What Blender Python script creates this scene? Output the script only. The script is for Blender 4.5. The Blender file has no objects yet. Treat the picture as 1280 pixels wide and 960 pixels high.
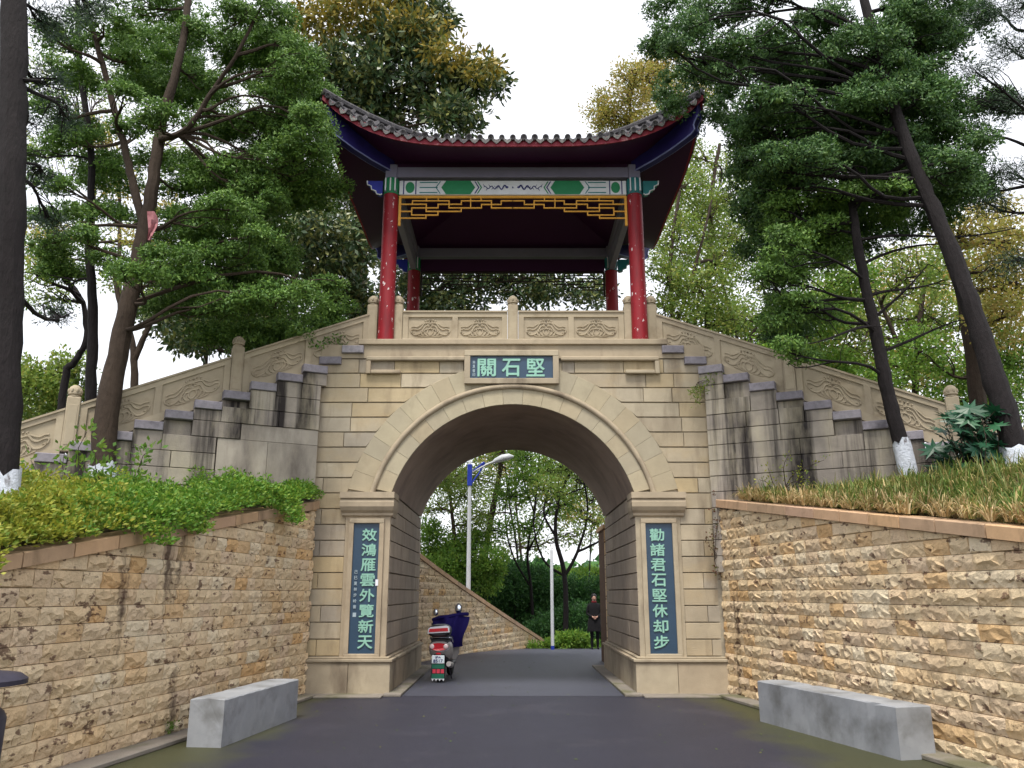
import bpy, math, random
import numpy as np
from mathutils import Vector, Matrix
random.seed(7); rng = np.random.default_rng(7)
R = math.radians
scene = bpy.context.scene
COL = scene.collection

# ------------------------------------------------------------------ camera, sky, sun, exposure
PITCH = R(14.4); CZ = 1.55; FPX = 1022.0
cam_d = bpy.data.cameras.new('camera'); cam = bpy.data.objects.new('camera', cam_d); COL.objects.link(cam)
cam_d.sensor_width = 36; cam_d.lens = FPX / 1280 * 36; cam_d.clip_end = 3000; cam_d.clip_start = 0.05
cam.location = (-0.015, 0, CZ); cam.rotation_euler = (R(90) + PITCH, 0, 0)
scene.camera = cam
SUN_EL, SUN_AZ = R(64), R(192)          # azimuth clockwise from +Y (north): light from behind the camera, a little left
w = bpy.data.worlds.new('World'); scene.world = w; w.use_nodes = True
nt = w.node_tree; nt.nodes.clear()
sky = nt.nodes.new('ShaderNodeTexSky'); sky.sky_type = 'NISHITA'; sky.sun_disc = False
sky.sun_elevation = SUN_EL; sky.sun_rotation = SUN_AZ; sky.air_density = 1.0; sky.dust_density = 2.0
b1 = nt.nodes.new('ShaderNodeBackground'); b1.inputs[1].default_value = 0.13
nt.links.new(sky.outputs[0], b1.inputs[0])
tc = nt.nodes.new('ShaderNodeTexCoord'); nz = nt.nodes.new('ShaderNodeTexNoise')
nz.inputs['Scale'].default_value = 2.2; nz.inputs['Detail'].default_value = 5
nt.links.new(tc.outputs['Generated'], nz.inputs['Vector'])
rp = nt.nodes.new('ShaderNodeValToRGB'); rp.color_ramp.elements[0].position = 0.3; rp.color_ramp.elements[1].position = 0.7
rp.color_ramp.elements[0].color = (0.93, 0.945, 1.0, 1); rp.color_ramp.elements[1].color = (1.0, 0.985, 1.0, 1)
nt.links.new(nz.outputs['Fac'], rp.inputs[0])
b2 = nt.nodes.new('ShaderNodeBackground'); b2.inputs[1].default_value = .98        # overcast cloud layer
nt.links.new(rp.outputs[0], b2.inputs[0])
mx = nt.nodes.new('ShaderNodeMixShader'); mx.inputs[0].default_value = 0.8
nt.links.new(b1.outputs[0], mx.inputs[1]); nt.links.new(b2.outputs[0], mx.inputs[2])
wo = nt.nodes.new('ShaderNodeOutputWorld'); nt.links.new(mx.outputs[0], wo.inputs[0])
sd = bpy.data.lights.new('sun', 'SUN'); sd.energy = 2.7; sd.angle = R(16); sd.color = (1.0, 0.95, 0.86)
sun = bpy.data.objects.new('sun', sd); COL.objects.link(sun)
sdir = Vector((math.sin(SUN_AZ) * math.cos(SUN_EL), math.cos(SUN_AZ) * math.cos(SUN_EL), math.sin(SUN_EL)))
sun.rotation_euler = (-sdir).to_track_quat('-Z', 'Y').to_euler(); sun.location = (0, -20, 30)
scene.view_settings.view_transform = 'Standard'; scene.view_settings.look = 'None'
scene.view_settings.exposure = 0.75; scene.view_settings.gamma = 1.0
scene.cycles.max_bounces = 6; scene.cycles.diffuse_bounces = 4; scene.cycles.transparent_max_bounces = 8

# ------------------------------------------------------------------ helpers
def at(px, py, Y):
    """world point that a photograph pixel shows at distance Y"""
    u = (px - 641) / FPX; v = (480 - py) / FPX
    dy = math.cos(PITCH) - v * math.sin(PITCH); dz = math.sin(PITCH) + v * math.cos(PITCH)
    t = Y / dy
    return np.array((u * t, Y, CZ + t * dz))
def S(r, g, b):
    return tuple(((c / 255 / 12.92) if c <= 10 else ((c / 255 + .055) / 1.055) ** 2.4) for c in (r, g, b))
def c4(c): return (*c, 1)
def mat(name, pal, rough=.85, bz=1.0, nscale=3.0, namt=.25, bump=0.0, bscale=25, stain=None, green=None, spec=.3, transl=0, metal=0, rnd=True, chips=None, emis=None):
    """pal: colours picked per piece at random; namt: blotchy light/dark variation; stain: (colour, amount, xy scale, z scale, low, high)"""
    m = bpy.data.materials.new(name); m.use_nodes = True; t = m.node_tree; N = t.nodes; L = t.links
    bs = N['Principled BSDF']; bs.inputs['Roughness'].default_value = rough
    bs.inputs['Specular IOR Level'].default_value = spec; bs.inputs['Metallic'].default_value = metal
    geo = N.new('ShaderNodeNewGeometry')
    oi = N.new('ShaderNodeObjectInfo')
    if len(pal) == 1: pal = [pal[0], pal[0]]
    add = N.new('ShaderNodeMath'); add.operation = 'ADD'
    L.new(oi.outputs['Random'], add.inputs[0]); L.new(geo.outputs['Random Per Island'], add.inputs[1])
    fr = N.new('ShaderNodeMath'); fr.operation = 'FRACT'; L.new(add.outputs[0], fr.inputs[0])
    cr = N.new('ShaderNodeValToRGB'); e = cr.color_ramp.elements
    while len(e) < len(pal): e.new(.5)
    for i, c in enumerate(pal): e[i].position = i / (len(pal) - 1); e[i].color = c4(c)
    if rnd: L.new(fr.outputs[0], cr.inputs[0])
    n1 = N.new('ShaderNodeTexNoise'); n1.inputs['Scale'].default_value = nscale; n1.inputs['Detail'].default_value = 7; n1.inputs['Roughness'].default_value = .65
    L.new(geo.outputs['Position'], n1.inputs['Vector'])
    if not rnd: L.new(n1.outputs['Fac'], cr.inputs[0])
    mr = N.new('ShaderNodeMapRange'); mr.inputs[1].default_value = .3; mr.inputs[2].default_value = .7
    mr.inputs[3].default_value = 1 - namt; mr.inputs[4].default_value = 1 + namt
    L.new(n1.outputs['Fac'], mr.inputs[0])
    hs = N.new('ShaderNodeHueSaturation'); L.new(cr.outputs[0], hs.inputs['Color']); L.new(mr.outputs[0], hs.inputs['Value'])
    out = hs.outputs[0]
    def overlay(out, colr, amt, sx, sz, lo, hi, seed):
        mp = N.new('ShaderNodeMapping'); mp.inputs['Scale'].default_value = (sx, sx, sz); mp.inputs['Location'].default_value = (seed, seed, 0)
        L.new(geo.outputs['Position'], mp.inputs['Vector'])
        n = N.new('ShaderNodeTexNoise'); n.inputs['Scale'].default_value = 1; n.inputs['Detail'].default_value = 6; n.inputs['Roughness'].default_value = .6
        L.new(mp.outputs[0], n.inputs['Vector'])
        r_ = N.new('ShaderNodeMapRange'); r_.inputs[1].default_value = lo; r_.inputs[2].default_value = hi; r_.inputs[4].default_value = amt
        L.new(n.outputs['Fac'], r_.inputs[0])
        mi = N.new('ShaderNodeMix'); mi.data_type = 'RGBA'
        L.new(r_.outputs[0], mi.inputs[0]); L.new(out, mi.inputs[6]); mi.inputs[7].default_value = c4(colr)
        return mi.outputs[2]
    if stain: out = overlay(out, *stain, 3.1)
    if green: out = overlay(out, *green, 9.7)
    if chips: out = overlay(out, *chips, 5.2)
    L.new(out, bs.inputs['Base Color'])
    if bump:
        n2 = N.new('ShaderNodeTexNoise'); n2.inputs['Scale'].default_value = bscale; n2.inputs['Detail'].default_value = 6; n2.inputs['Roughness'].default_value = .7
        mb_ = N.new('ShaderNodeMapping'); mb_.inputs['Scale'].default_value = (1, 1, bz); L.new(geo.outputs['Position'], mb_.inputs['Vector']); L.new(mb_.outputs[0], n2.inputs['Vector'])
        bp = N.new('ShaderNodeBump'); bp.inputs['Strength'].default_value = bump; bp.inputs['Distance'].default_value = .03
        L.new(n2.outputs['Fac'], bp.inputs['Height']); L.new(bp.outputs[0], bs.inputs['Normal'])
    if transl:
        tr = N.new('ShaderNodeBsdfTranslucent'); L.new(out, tr.inputs[0]); ms = N.new('ShaderNodeMixShader'); ms.inputs[0].default_value = transl
        L.new(bs.outputs[0], ms.inputs[1]); L.new(tr.outputs[0], ms.inputs[2]); L.new(ms.outputs[0], N['Material Output'].inputs['Surface'])
    return m

ORG = {}
def tag(o, label=None, cat=None, group=None, kind=None):
    if label: o['label'] = label
    if cat: o['category'] = cat
    if group: o['group'] = group
    if kind: o['kind'] = kind
    return o
def root(name, loc, label, cat, group=None):
    o = bpy.data.objects.new(name, None); COL.objects.link(o); o.location = loc; o.empty_display_size = .2
    ORG[o] = np.array(loc, float); return tag(o, label, cat, group)
def link(name, me, parent=None):
    o = bpy.data.objects.new(name, me); COL.objects.link(o)
    if parent is not None: o.parent = parent
    ORG[o] = ORG[parent] if parent is not None else np.zeros(3)
    return o
def raw_mesh(name, V, F, m, smooth=False):
    me = bpy.data.meshes.new(name); me.from_pydata([tuple(v) for v in V], [], F); me.materials.append(m)
    if smooth: me.shade_smooth()
    return me
class MB:
    """collects shapes in world coordinates and links them as ONE mesh object"""
    def __init__(s, xf=None): s.V = []; s.F = []; s.xf = xf
    def add(s, vs, fs):
        b = len(s.V); s.V += [tuple(v) for v in vs]; s.F += [tuple(b + i for i in f) for f in fs]; return s
    def box(s, x0, x1, y0, y1, z0, z1, ch=0):
        if ch:
            vs = []
            for z, e in ((z0, ch), (z0 + ch, 0), (z1 - ch, 0), (z1, ch)):
                a0, a1, b0, b1 = x0 + e, x1 - e, y0 + e, y1 - e
                vs += [(a0 + (0 if e else ch), b0, z), (a1 - (0 if e else ch), b0, z), (a1, b0 + (0 if e else ch), z), (a1, b1 - (0 if e else ch), z),
                       (a1 - (0 if e else ch), b1, z), (a0 + (0 if e else ch), b1, z), (a0, b1 - (0 if e else ch), z), (a0, b0 + (0 if e else ch), z)]
            fs = [tuple(range(7, -1, -1)), tuple(range(24, 32))]
            for k in range(3):
                for i in range(8):
                    j = (i + 1) % 8; fs.append((k * 8 + i, k * 8 + j, k * 8 + 8 + j, k * 8 + 8 + i))
            return s.add(vs, fs)
        vs = [(x0, y0, z0), (x1, y0, z0), (x1, y1, z0), (x0, y1, z0), (x0, y0, z1), (x1, y0, z1), (x1, y1, z1), (x0, y1, z1)]
        return s.add(vs, [(3, 2, 1, 0), (4, 5, 6, 7), (0, 1, 5, 4), (1, 2, 6, 5), (2, 3, 7, 6), (3, 0, 4, 7)])
    def tube(s, pts, rad, n=8, caps=True):
        pts = [Vector(p) for p in pts]
        if not hasattr(rad, '__len__'): rad = [rad] * len(pts)
        vs = []; prev = None
        for i, p in enumerate(pts):
            d = (pts[min(i + 1, len(pts) - 1)] - pts[max(i - 1, 0)])
            if d.length < 1e-9: d = Vector((0, 0, 1))
            d.normalize()
            a = prev if prev is not None else (Vector((1, 0, 0)) if abs(d.x) < .8 else Vector((0, 1, 0)))
            a = (a - d * a.dot(d)).normalized(); b = d.cross(a); prev = a
            for k in range(n):
                t = 2 * math.pi * k / n; vs.append(p + (a * math.cos(t) + b * math.sin(t)) * rad[i])
        fs = []
        for i in range(len(pts) - 1):
            for k in range(n):
                j = (k + 1) % n; fs.append((i * n + k, i * n + j, (i + 1) * n + j, (i + 1) * n + k))
        if caps: fs.append(tuple(range(n - 1, -1, -1))); fs.append(tuple(range((len(pts) - 1) * n, len(pts) * n)))
        return s.add(vs, fs)
    def lathe(s, c, prof, n=16, axis=(0, 0, 1)):
        q = Vector((0, 0, 1)).rotation_difference(Vector(axis)); c = Vector(c); vs = []
        for r, h in prof:
            for k in range(n):
                t = 2 * math.pi * k / n; vs.append(c + q @ Vector((r * math.cos(t), r * math.sin(t), h)))
        fs = []
        for i in range(len(prof) - 1):
            for k in range(n):
                j = (k + 1) % n; fs.append((i * n + k, i * n + j, (i + 1) * n + j, (i + 1) * n + k))
        fs.append(tuple(range(n - 1, -1, -1))); fs.append(tuple(range((len(prof) - 1) * n, len(prof) * n)))
        return s.add(vs, fs)
    def prism(s, poly, f0, f1):
        """poly: 2D points; f0,f1 map a 2D point to the front and back 3D point"""
        n = len(poly); vs = [f0(p) for p in poly] + [f1(p) for p in poly]
        fs = [tuple(range(n)), tuple(range(2 * n - 1, n - 1, -1))] + [(i, i + n, (i + 1) % n + n, (i + 1) % n) for i in range(n)]
        return s.add(vs, fs)
    def ball(s, c, r, seg=8, rings=6, sc=(1, 1, 1)):
        prof = []
        vs = []; fs = []
        for i in range(rings + 1):
            ph = math.pi * i / rings
            for k in range(seg):
                t = 2 * math.pi * k / seg
                vs.append((c[0] + r * sc[0] * math.sin(ph) * math.cos(t), c[1] + r * sc[1] * math.sin(ph) * math.sin(t), c[2] + r * sc[2] * math.cos(ph)))
        for i in range(rings):
            for k in range(seg):
                j = (k + 1) % seg; fs.append((i * seg + k, (i + 1) * seg + k, (i + 1) * seg + j, i * seg + j))
        return s.add(vs, fs)
    def build(s, name, m, parent=None, smooth=False):
        V = [s.xf(v) for v in s.V] if s.xf else s.V
        o_ = ORG[parent] if parent is not None else (0, 0, 0)
        V = [(v[0] - o_[0], v[1] - o_[1], v[2] - o_[2]) for v in V]
        me = raw_mesh(name, V, s.F, m)
        if smooth:
            me.shade_smooth()
            try: me.set_sharp_from_angle(angle=R(40))
            except Exception: pass
        return link(name, me, parent)
def fastmesh(name, V, quads, m, parent=None):
    me = bpy.data.meshes.new(name); V = np.asarray(V, np.float32); Q = np.asarray(quads, np.int32)
    if parent is not None: V = V - ORG[parent].astype(np.float32)
    me.vertices.add(len(V)); me.vertices.foreach_set('co', V.ravel())
    k = Q.shape[1]
    me.loops.add(Q.size); me.loops.foreach_set('vertex_index', Q.ravel())
    me.polygons.add(len(Q)); me.polygons.foreach_set('loop_start', np.arange(0, Q.size, k, dtype=np.int32))
    try: me.polygons.foreach_set('loop_total', np.full(len(Q), k, np.int32))
    except Exception: pass
    me.materials.append(m); me.update(calc_edges=True); me.validate()
    return link(name, me, parent)

class Frame:
    """a wall plane: s runs along it (viewer's left to right), d into it, z up"""
    def __init__(s, p, ang): s.p = np.array(p, float); s.a = ang; s.u = np.array((math.cos(ang), math.sin(ang), 0)); s.n = np.array((-math.sin(ang), math.cos(ang), 0))
    def P(s, a, d, z): return s.p + s.u * a + s.n * d + np.array((0, 0, z))
    def xf(s, v): return tuple(s.P(*v))
CACHE = {}
def ashlar(w_, h_, dep, ch, m):
    k = (round(w_, 2), round(h_, 3), dep, ch, m.name)
    if k not in CACHE:
        o_ = [(0, 0), (w_, 0), (w_, h_), (0, h_)]; i_ = [(ch, ch), (w_ - ch, ch), (w_ - ch, h_ - ch), (ch, h_ - ch)]
        V = [(x, 0, z) for x, z in i_] + [(x, ch, z) for x, z in o_] + [(x, dep, z) for x, z in o_]
        F = [(0, 1, 2, 3)]
        for i in range(4):
            j = (i + 1) % 4; F += [(4 + i, 4 + j, j, i), (8 + i, 8 + j, 4 + j, 4 + i)]
        CACHE[k] = raw_mesh('stone', V, F, m)
    return CACHE[k]
def put(name, me, parent, fr, s_, d, z, scale=None):
    o = link(name, me, parent); o.location = tuple(fr.P(s_, d, z) - ORG[parent]); o.rotation_euler = (0, 0, fr.a)
    if scale: o.scale = scale
    return o
def block(name, m, parent, fr, s0, s1, z0, z1, gap=(.004, .0085), dep=.06, d=0.0, ch=.005):
    return put(name, ashlar(s1 - s0 - 2 * gap[0], z1 - z0 - 2 * gap[1], dep, ch, m), parent, fr, s0 + gap[0], d + random.uniform(-.004, .004), z0 + gap[1])
def clip(poly, a, b, c):
    """keep the part of the polygon where a*x+b*z<=c"""
    out = []
    for i in range(len(poly)):
        p, q = poly[i], poly[(i + 1) % len(poly)]; fp = a * p[0] + b * p[1] - c; fq = a * q[0] + b * q[1] - c
        if fp <= 0: out.append(p)
        if fp * fq < 0: t = fp / (fp - fq); out.append((p[0] + (q[0] - p[0]) * t, p[1] + (q[1] - p[1]) * t))
    return out
def area(p): return abs(sum(p[i][0] * p[(i + 1) % len(p)][1] - p[(i + 1) % len(p)][0] * p[i][1] for i in range(len(p)))) / 2
def polystone(name, m, parent, fr, poly, dep=.06, ch=.006, d=0.0, shrink=.007):
    cx = sum(p[0] for p in poly) / len(poly); cz = sum(p[1] for p in poly) / len(poly)
    def ins(p, e):
        l = math.hypot(p[0] - cx, p[1] - cz) or 1; return (p[0] - (p[0] - cx) / l * e, p[1] - (p[1] - cz) / l * e)
    n = len(poly); o_ = [ins(p, shrink) for p in poly]; i_ = [ins(p, shrink + ch * 1.4) for p in poly]
    V = [(x, d, z) for x, z in i_] + [(x, d + ch, z) for x, z in o_] + [(x, d + dep, z) for x, z in o_]
    F = [tuple(range(n))]
    for i in range(n):
        j = (i + 1) % n; F += [(n + i, n + j, j, i), (2 * n + i, 2 * n + j, n + j, n + i)]
    mb = MB(fr.xf); mb.add(V, F); return mb.build(name, m, parent)

# ------------------------------------------------------------------ materials
STAIN = (S(70, 60, 55), .55, 3.2, .45, .52, .78)
M = {}
M['ashlar'] = mat('ashlar_stone', [S(170, 156, 132), S(178, 166, 144), S(162, 150, 130), S(178, 160, 126), S(156, 147, 134), S(172, 161, 140)], nscale=2.2, namt=.14, bump=.35, bscale=60, stain=(S(88, 72, 58), .7, 2.6, .6, .52, .76), green=(S(182, 158, 116), .45, 1.1, 1.4, .52, .75))
M['mortar'] = mat('mortar', [S(150, 140, 122)], rough=.95, namt=.3, nscale=8, bump=.3)
M['trim'] = mat('dressed_trim_stone', [S(168, 153, 131), S(160, 148, 128), S(172, 160, 138)], nscale=3, namt=.12, bump=.25, bscale=70, stain=(S(78, 64, 54), .75, 2.0, .8, .52, .76))
M['arch'] = mat('arch_ring_stone', [S(166, 156, 134), S(160, 151, 131), S(172, 162, 138), S(164, 151, 127)], nscale=2.5, namt=.1, bump=.3, bscale=60, stain=(S(110, 100, 84), .4, 2.6, 1.5, .55, .8))
M['vault'] = mat('vault_plaster', [S(142, 124, 112), S(152, 136, 122)], nscale=1.4, namt=.16, bump=.2, bscale=15, rnd=False, stain=(S(84, 70, 66), .5, 1.5, .8, .5, .75))
M['jamb'] = mat('tunnel_wall_stone', [S(160, 146, 130), S(150, 138, 124), S(168, 154, 136)], nscale=2.5, namt=.12, bump=.25, bscale=60, stain=(S(92, 80, 72), .5, 2.2, .5, .52, .8))
M['rail'] = mat('balustrade_stone', [S(166, 154, 132), S(160, 148, 128), S(172, 160, 138)], nscale=4, namt=.1, bump=.2, bscale=90, stain=(S(120, 104, 82), .55, 3.0, 3.0, .54, .75))
M['capstone'] = mat('grey_granite_cap', [S(138, 134, 142), S(126, 122, 130), S(148, 144, 150)], nscale=12, namt=.22, bump=.3, bscale=120, stain=(S(60, 56, 60), .6, 4, 4, .56, .75))
M['stairwall'] = mat('weathered_stair_wall', [S(150, 142, 132), S(140, 132, 124), S(164, 156, 142)], nscale=3, namt=.2, bump=.35, bscale=50, stain=(S(36, 31, 32), .95, 2.9, .14, .48, .6), green=(S(186, 176, 152), .6, 1.6, .5, .5, .66))
M['plaster'] = mat('old_render', [S(156, 148, 136), S(166, 158, 146)], nscale=2, namt=.14, bump=.15, bscale=40, stain=(S(84, 76, 72), .8, 1.5, .5, .48, .68), green=(S(180, 170, 150), .4, 2.2, .8, .5, .7))
M['rough'] = mat('split_face_sandstone', [S(216, 190, 152), S(226, 204, 168), S(220, 195, 158), S(232, 216, 186), S(216, 178, 128), S(228, 206, 170), S(220, 196, 166), S(214, 188, 152)], nscale=7, namt=.14, bump=1.0, bscale=19, stain=(S(74, 54, 46), .85, 2.0, .26, .60, .68), green=(S(84, 54, 44), .8, 6.5, 13, .585, .635))
M['joint'] = mat('dark_wall_joint', [S(92, 70, 54)], rough=.95, namt=.3, nscale=9)
M['coping'] = mat('sandstone_coping', [S(190, 158, 128), S(172, 146, 120), S(200, 164, 124), S(182, 152, 130)], nscale=4, namt=.12, bump=.2, bscale=70, stain=(S(110, 92, 70), .7, 3.4, 2, .54, .74))
M['granite'] = mat('pale_granite', [S(138, 142, 148), S(150, 152, 156)], nscale=2.4, namt=.12, bump=.15, bscale=150, rnd=False, stain=(S(92, 92, 90), .7, 2.4, 2.6, .48, .7), rough=.6)
M['concrete'] = mat('concrete', [S(142, 136, 128), S(118, 110, 102)], nscale=3, namt=.2, bump=.4, bscale=50, rnd=False, green=(S(84, 86, 48), .7, 1.2, 1, .5, .66))
M['soil'] = mat('soil', [S(84, 68, 50), S(70, 64, 40)], nscale=3, namt=.3, bump=.8, bscale=12, rnd=False)
M['grassland'] = mat('far_ground', [S(86, 92, 50), S(70, 80, 44)], nscale=.4, namt=.3, bump=.5, bscale=4, rnd=False)
M['red'] = mat('peeling_red_paint', [S(146, 30, 40), S(122, 24, 34)], nscale=3, namt=.15, rough=.5, bump=.12, bscale=30, rnd=False, chips=(S(214, 200, 200), .95, 16, 9, .645, .665), stain=(S(96, 30, 36), .7, 9, 1.2, .5, .7))
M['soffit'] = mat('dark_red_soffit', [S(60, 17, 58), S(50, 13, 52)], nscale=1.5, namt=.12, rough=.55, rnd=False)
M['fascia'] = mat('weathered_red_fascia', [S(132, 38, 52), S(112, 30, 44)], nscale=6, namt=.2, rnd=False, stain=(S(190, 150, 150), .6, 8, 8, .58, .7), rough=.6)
M['beam'] = mat('grey_beam_paint', [S(124, 120, 142)], nscale=3, namt=.1, rough=.6)
M['tile'] = mat('grey_roof_tile', [S(62, 60, 64), S(76, 74, 78), S(54, 52, 56)], nscale=14, namt=.3, bump=.4, bscale=60, stain=(S(120, 118, 116), .8, 14, 14, .54, .68))
M['drip'] = mat('pale_lichened_drip_tile', [S(140, 138, 140), S(118, 116, 120), S(156, 154, 152)], nscale=16, namt=.3, bump=.4, bscale=60, stain=(S(60, 56, 58), .8, 16, 16, .52, .66))
M['shadelattice'] = mat('shade_toned_lattice', [S(46, 36, 34)], rough=.6)  # back lattice: same ochre paint, with its shade put into the colour
M['white'] = mat('white_paint', [S(214, 216, 222)], nscale=5, namt=.08, rough=.5)
M['green'] = mat('green_paint', [S(40, 128, 84)], nscale=5, namt=.1, rough=.5)
M['teal'] = mat('teal_paint', [S(46, 118, 122)], nscale=5, namt=.1, rough=.5)
M['blue'] = mat('deep_blue_paint', [S(44, 52, 156)], nscale=5, namt=.1, rough=.5)
M['navy'] = mat('dark_navy_paint', [S(38, 32, 96)], nscale=5, namt=.2, rough=.5)
M['paleblue'] = mat('pale_blue_edging', [S(120, 126, 176)], rough=.6)
M['navyline'] = mat('navy_line_paint', [S(50, 52, 110)], nscale=5, namt=.1, rough=.5)
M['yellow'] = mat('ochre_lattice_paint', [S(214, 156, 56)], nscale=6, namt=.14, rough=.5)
M['plaque'] = mat('slate_blue_plaque', [S(48, 72, 94), S(42, 64, 86)], nscale=5, namt=.12, rough=.35, rnd=False, spec=.5, bump=.05)
M['glyph'] = mat('mint_lettering_paint', [S(138, 184, 168)], nscale=12, namt=.1, rough=.6)
M['smallglyph'] = mat('pale_lettering_paint', [S(160, 176, 186)], nscale=12, namt=.1, rough=.6)
M['bark'] = mat('dark_bark', [S(30, 23, 25), S(15, 12, 14)], nscale=14, namt=.6, bump=1, bscale=26, bz=.22, rnd=False)
M['bark2'] = mat('brown_bark', [S(74, 60, 48), S(34, 28, 25)], nscale=12, namt=.5, bump=1, bscale=24, bz=.22, rnd=False)
M['lime'] = mat('whitewash_on_bark', [S(206, 212, 222), S(190, 196, 208)], nscale=6, namt=.1, bump=1, bscale=20, rnd=False, stain=(S(80, 66, 60), .9, 7, 4, .58, .68))
def leafmat(name, pal, transl=.35, rough=.55, nscale=1.2, namt=.3): return mat(name, pal, rough=rough, nscale=nscale, namt=namt, transl=transl, spec=.35)
M['cypress'] = leafmat('cypress_foliage', [S(80, 114, 50), S(102, 136, 56), S(64, 98, 48), S(118, 148, 60)], transl=.22)
M['cypress_r'] = leafmat('right_conifer_foliage', [S(66, 98, 54), S(84, 118, 58), S(52, 84, 54), S(100, 130, 60)], transl=.2)
M['pine'] = leafmat('pine_needles', [S(48, 70, 54), S(64, 84, 58), S(40, 58, 54)], transl=.15)
M['magnolia'] = leafmat('magnolia_leaves', [S(52, 74, 50), S(74, 96, 58), S(60, 82, 56), S(132, 134, 74), S(76, 94, 66)], transl=.15, rough=.35)
M['bronze'] = leafmat('bronze_leaves', [S(138, 124, 48), S(160, 138, 54), S(96, 106, 52), S(124, 118, 54)], transl=.3)
M['light'] = leafmat('light_leaves', [S(112, 138, 62), S(132, 150, 66), S(92, 124, 58), S(156, 158, 76)], transl=.45)
M['lime_leaf'] = leafmat('fresh_leaves', [S(118, 154, 60), S(96, 138, 56), S(140, 166, 66), S(84, 124, 52)], transl=.4)
M['autumn'] = leafmat('yellowing_leaves', [S(166, 154, 76), S(144, 148, 70), S(178, 150, 84), S(120, 136, 62)], transl=.45)
M['hedge'] = leafmat('dark_hedge_leaves', [S(54, 96, 50), S(78, 120, 58), S(44, 80, 52)], transl=.3)
M['cover'] = leafmat('ground_cover_leaves', [S(104, 146, 50), S(86, 132, 48), S(136, 160, 58), S(72, 116, 46)], transl=.35, namt=.25)
M['covery'] = leafmat('yellow_cover_leaves', [S(160, 160, 58), S(140, 148, 54), S(168, 166, 66), S(110, 140, 52), S(134, 148, 56)], transl=.35)
M['liri'] = leafmat('straw_and_green_blades', [S(78, 108, 46), S(140, 132, 76), S(66, 98, 44), S(98, 126, 50), S(190, 166, 116), S(86, 116, 50), S(116, 122, 60)], transl=.3)
M['straw'] = leafmat('dry_straw_blades', [S(190, 166, 124), S(164, 140, 92), S(206, 184, 146), S(112, 112, 60), S(176, 150, 106)], transl=.25)
M['fatsia'] = leafmat('glossy_palmate_leaves', [S(32, 74, 50), S(26, 62, 46), S(44, 90, 56)], transl=.15, rough=.4)
M['dry'] = leafmat('dry_creeper', [S(112, 70, 50), S(92, 60, 44), S(96, 104, 50)])
M['steel'] = mat('galvanised_pole', [S(188, 192, 198)], rough=.4, nscale=4, namt=.06, spec=.5)
M['lampblue'] = mat('blue_lamp_bracket', [S(40, 60, 160)], rough=.4)
M['darkmetal'] = mat('dark_metal', [S(52, 50, 62)], rough=.5, nscale=8, namt=.2)
M['black'] = mat('black_plastic', [S(24, 22, 28)], rough=.45, spec=.5)
M['tyre'] = mat('tyre_rubber', [S(26, 25, 27)], rough=.85)
M['silver'] = mat('silver_paint', [S(168, 162, 158)], rough=.35, spec=.6)
M['chrome'] = mat('chrome', [S(200, 204, 212)], rough=.2, metal=.9)
M['mirror'] = mat('mirror_glass', [S(210, 218, 230)], rough=.05, metal=1)
M['redlens'] = mat('red_lens', [S(196, 24, 40)], rough=.2, spec=.7)
M['clearlens'] = mat('clear_lens', [S(222, 200, 200)], rough=.15, spec=.7)
M['cape'] = mat('navy_quilted_cover', [S(36, 26, 108), S(28, 20, 84)], rough=.8, nscale=6, namt=.2, bump=.4, bscale=8, rnd=False)
M['plate'] = mat('plate_white', [S(214, 224, 228)], rough=.4)
M['flapg'] = mat('mudflap_green', [S(34, 96, 76)], rough=.6)
M['flapr'] = mat('mudflap_red', [S(196, 60, 78)], rough=.6)
M['skin'] = mat('skin', [S(168, 130, 116)], rough=.5)
M['hair'] = mat('black_hair', [S(18, 15, 16)], rough=.5)
M['cloth'] = mat('black_clothes', [S(16, 15, 20)], rough=.9)
M['cloth_red'] = mat('dark_red_scarf', [S(96, 20, 30)], rough=.9)
M['ribbon'] = mat('faded_red_cloth', [S(150, 84, 92), S(176, 130, 134)], rough=.9, nscale=9, rnd=False)
M['paper'] = mat('white_paper', [S(220, 222, 230)], rough=.8)

# ------------------------------------------------------------------ ground, road
def G(y):
    if y < 23: return 0.0
    t = min((y - 23) / 40, 1.0); return -2.4 * (t * t * (3 - 2 * t)) - .02 * min(y - 23, 4)
def sheet(name, xs, ys, zf, m, kind='structure'):
    V = [(x, y, zf(x, y)) for y in ys for x in xs]; n = len(xs)
    F = [(j * n + i, j * n + i + 1, (j + 1) * n + i + 1, (j + 1) * n + i) for j in range(len(ys) - 1) for i in range(n - 1)]
    o = link(name, raw_mesh(name, V, F, m)); o.data.shade_smooth(); o['kind'] = kind; return o
ysl = [-60, -20, 0, 10, 20] + [23 + i * 2 for i in range(22)] + [90, 150, 300, 600, 1200]
sheet('ground', [-1200, -300, -80, -30, -12, -5, 0, 5, 12, 30, 80, 300, 1200], ysl, lambda x, y: G(y) - .03, M['grassland'])
asp = mat('purple_grey_asphalt', [S(50, 50, 66), S(42, 42, 57)], rough=.48, nscale=1.3, namt=.16, bump=.9, bscale=110, rnd=False, stain=(S(92, 88, 98), .35, .8, 1, .55, .75), spec=.4, chips=(S(128, 126, 134), .7, 55, 55, .64, .69))
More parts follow.
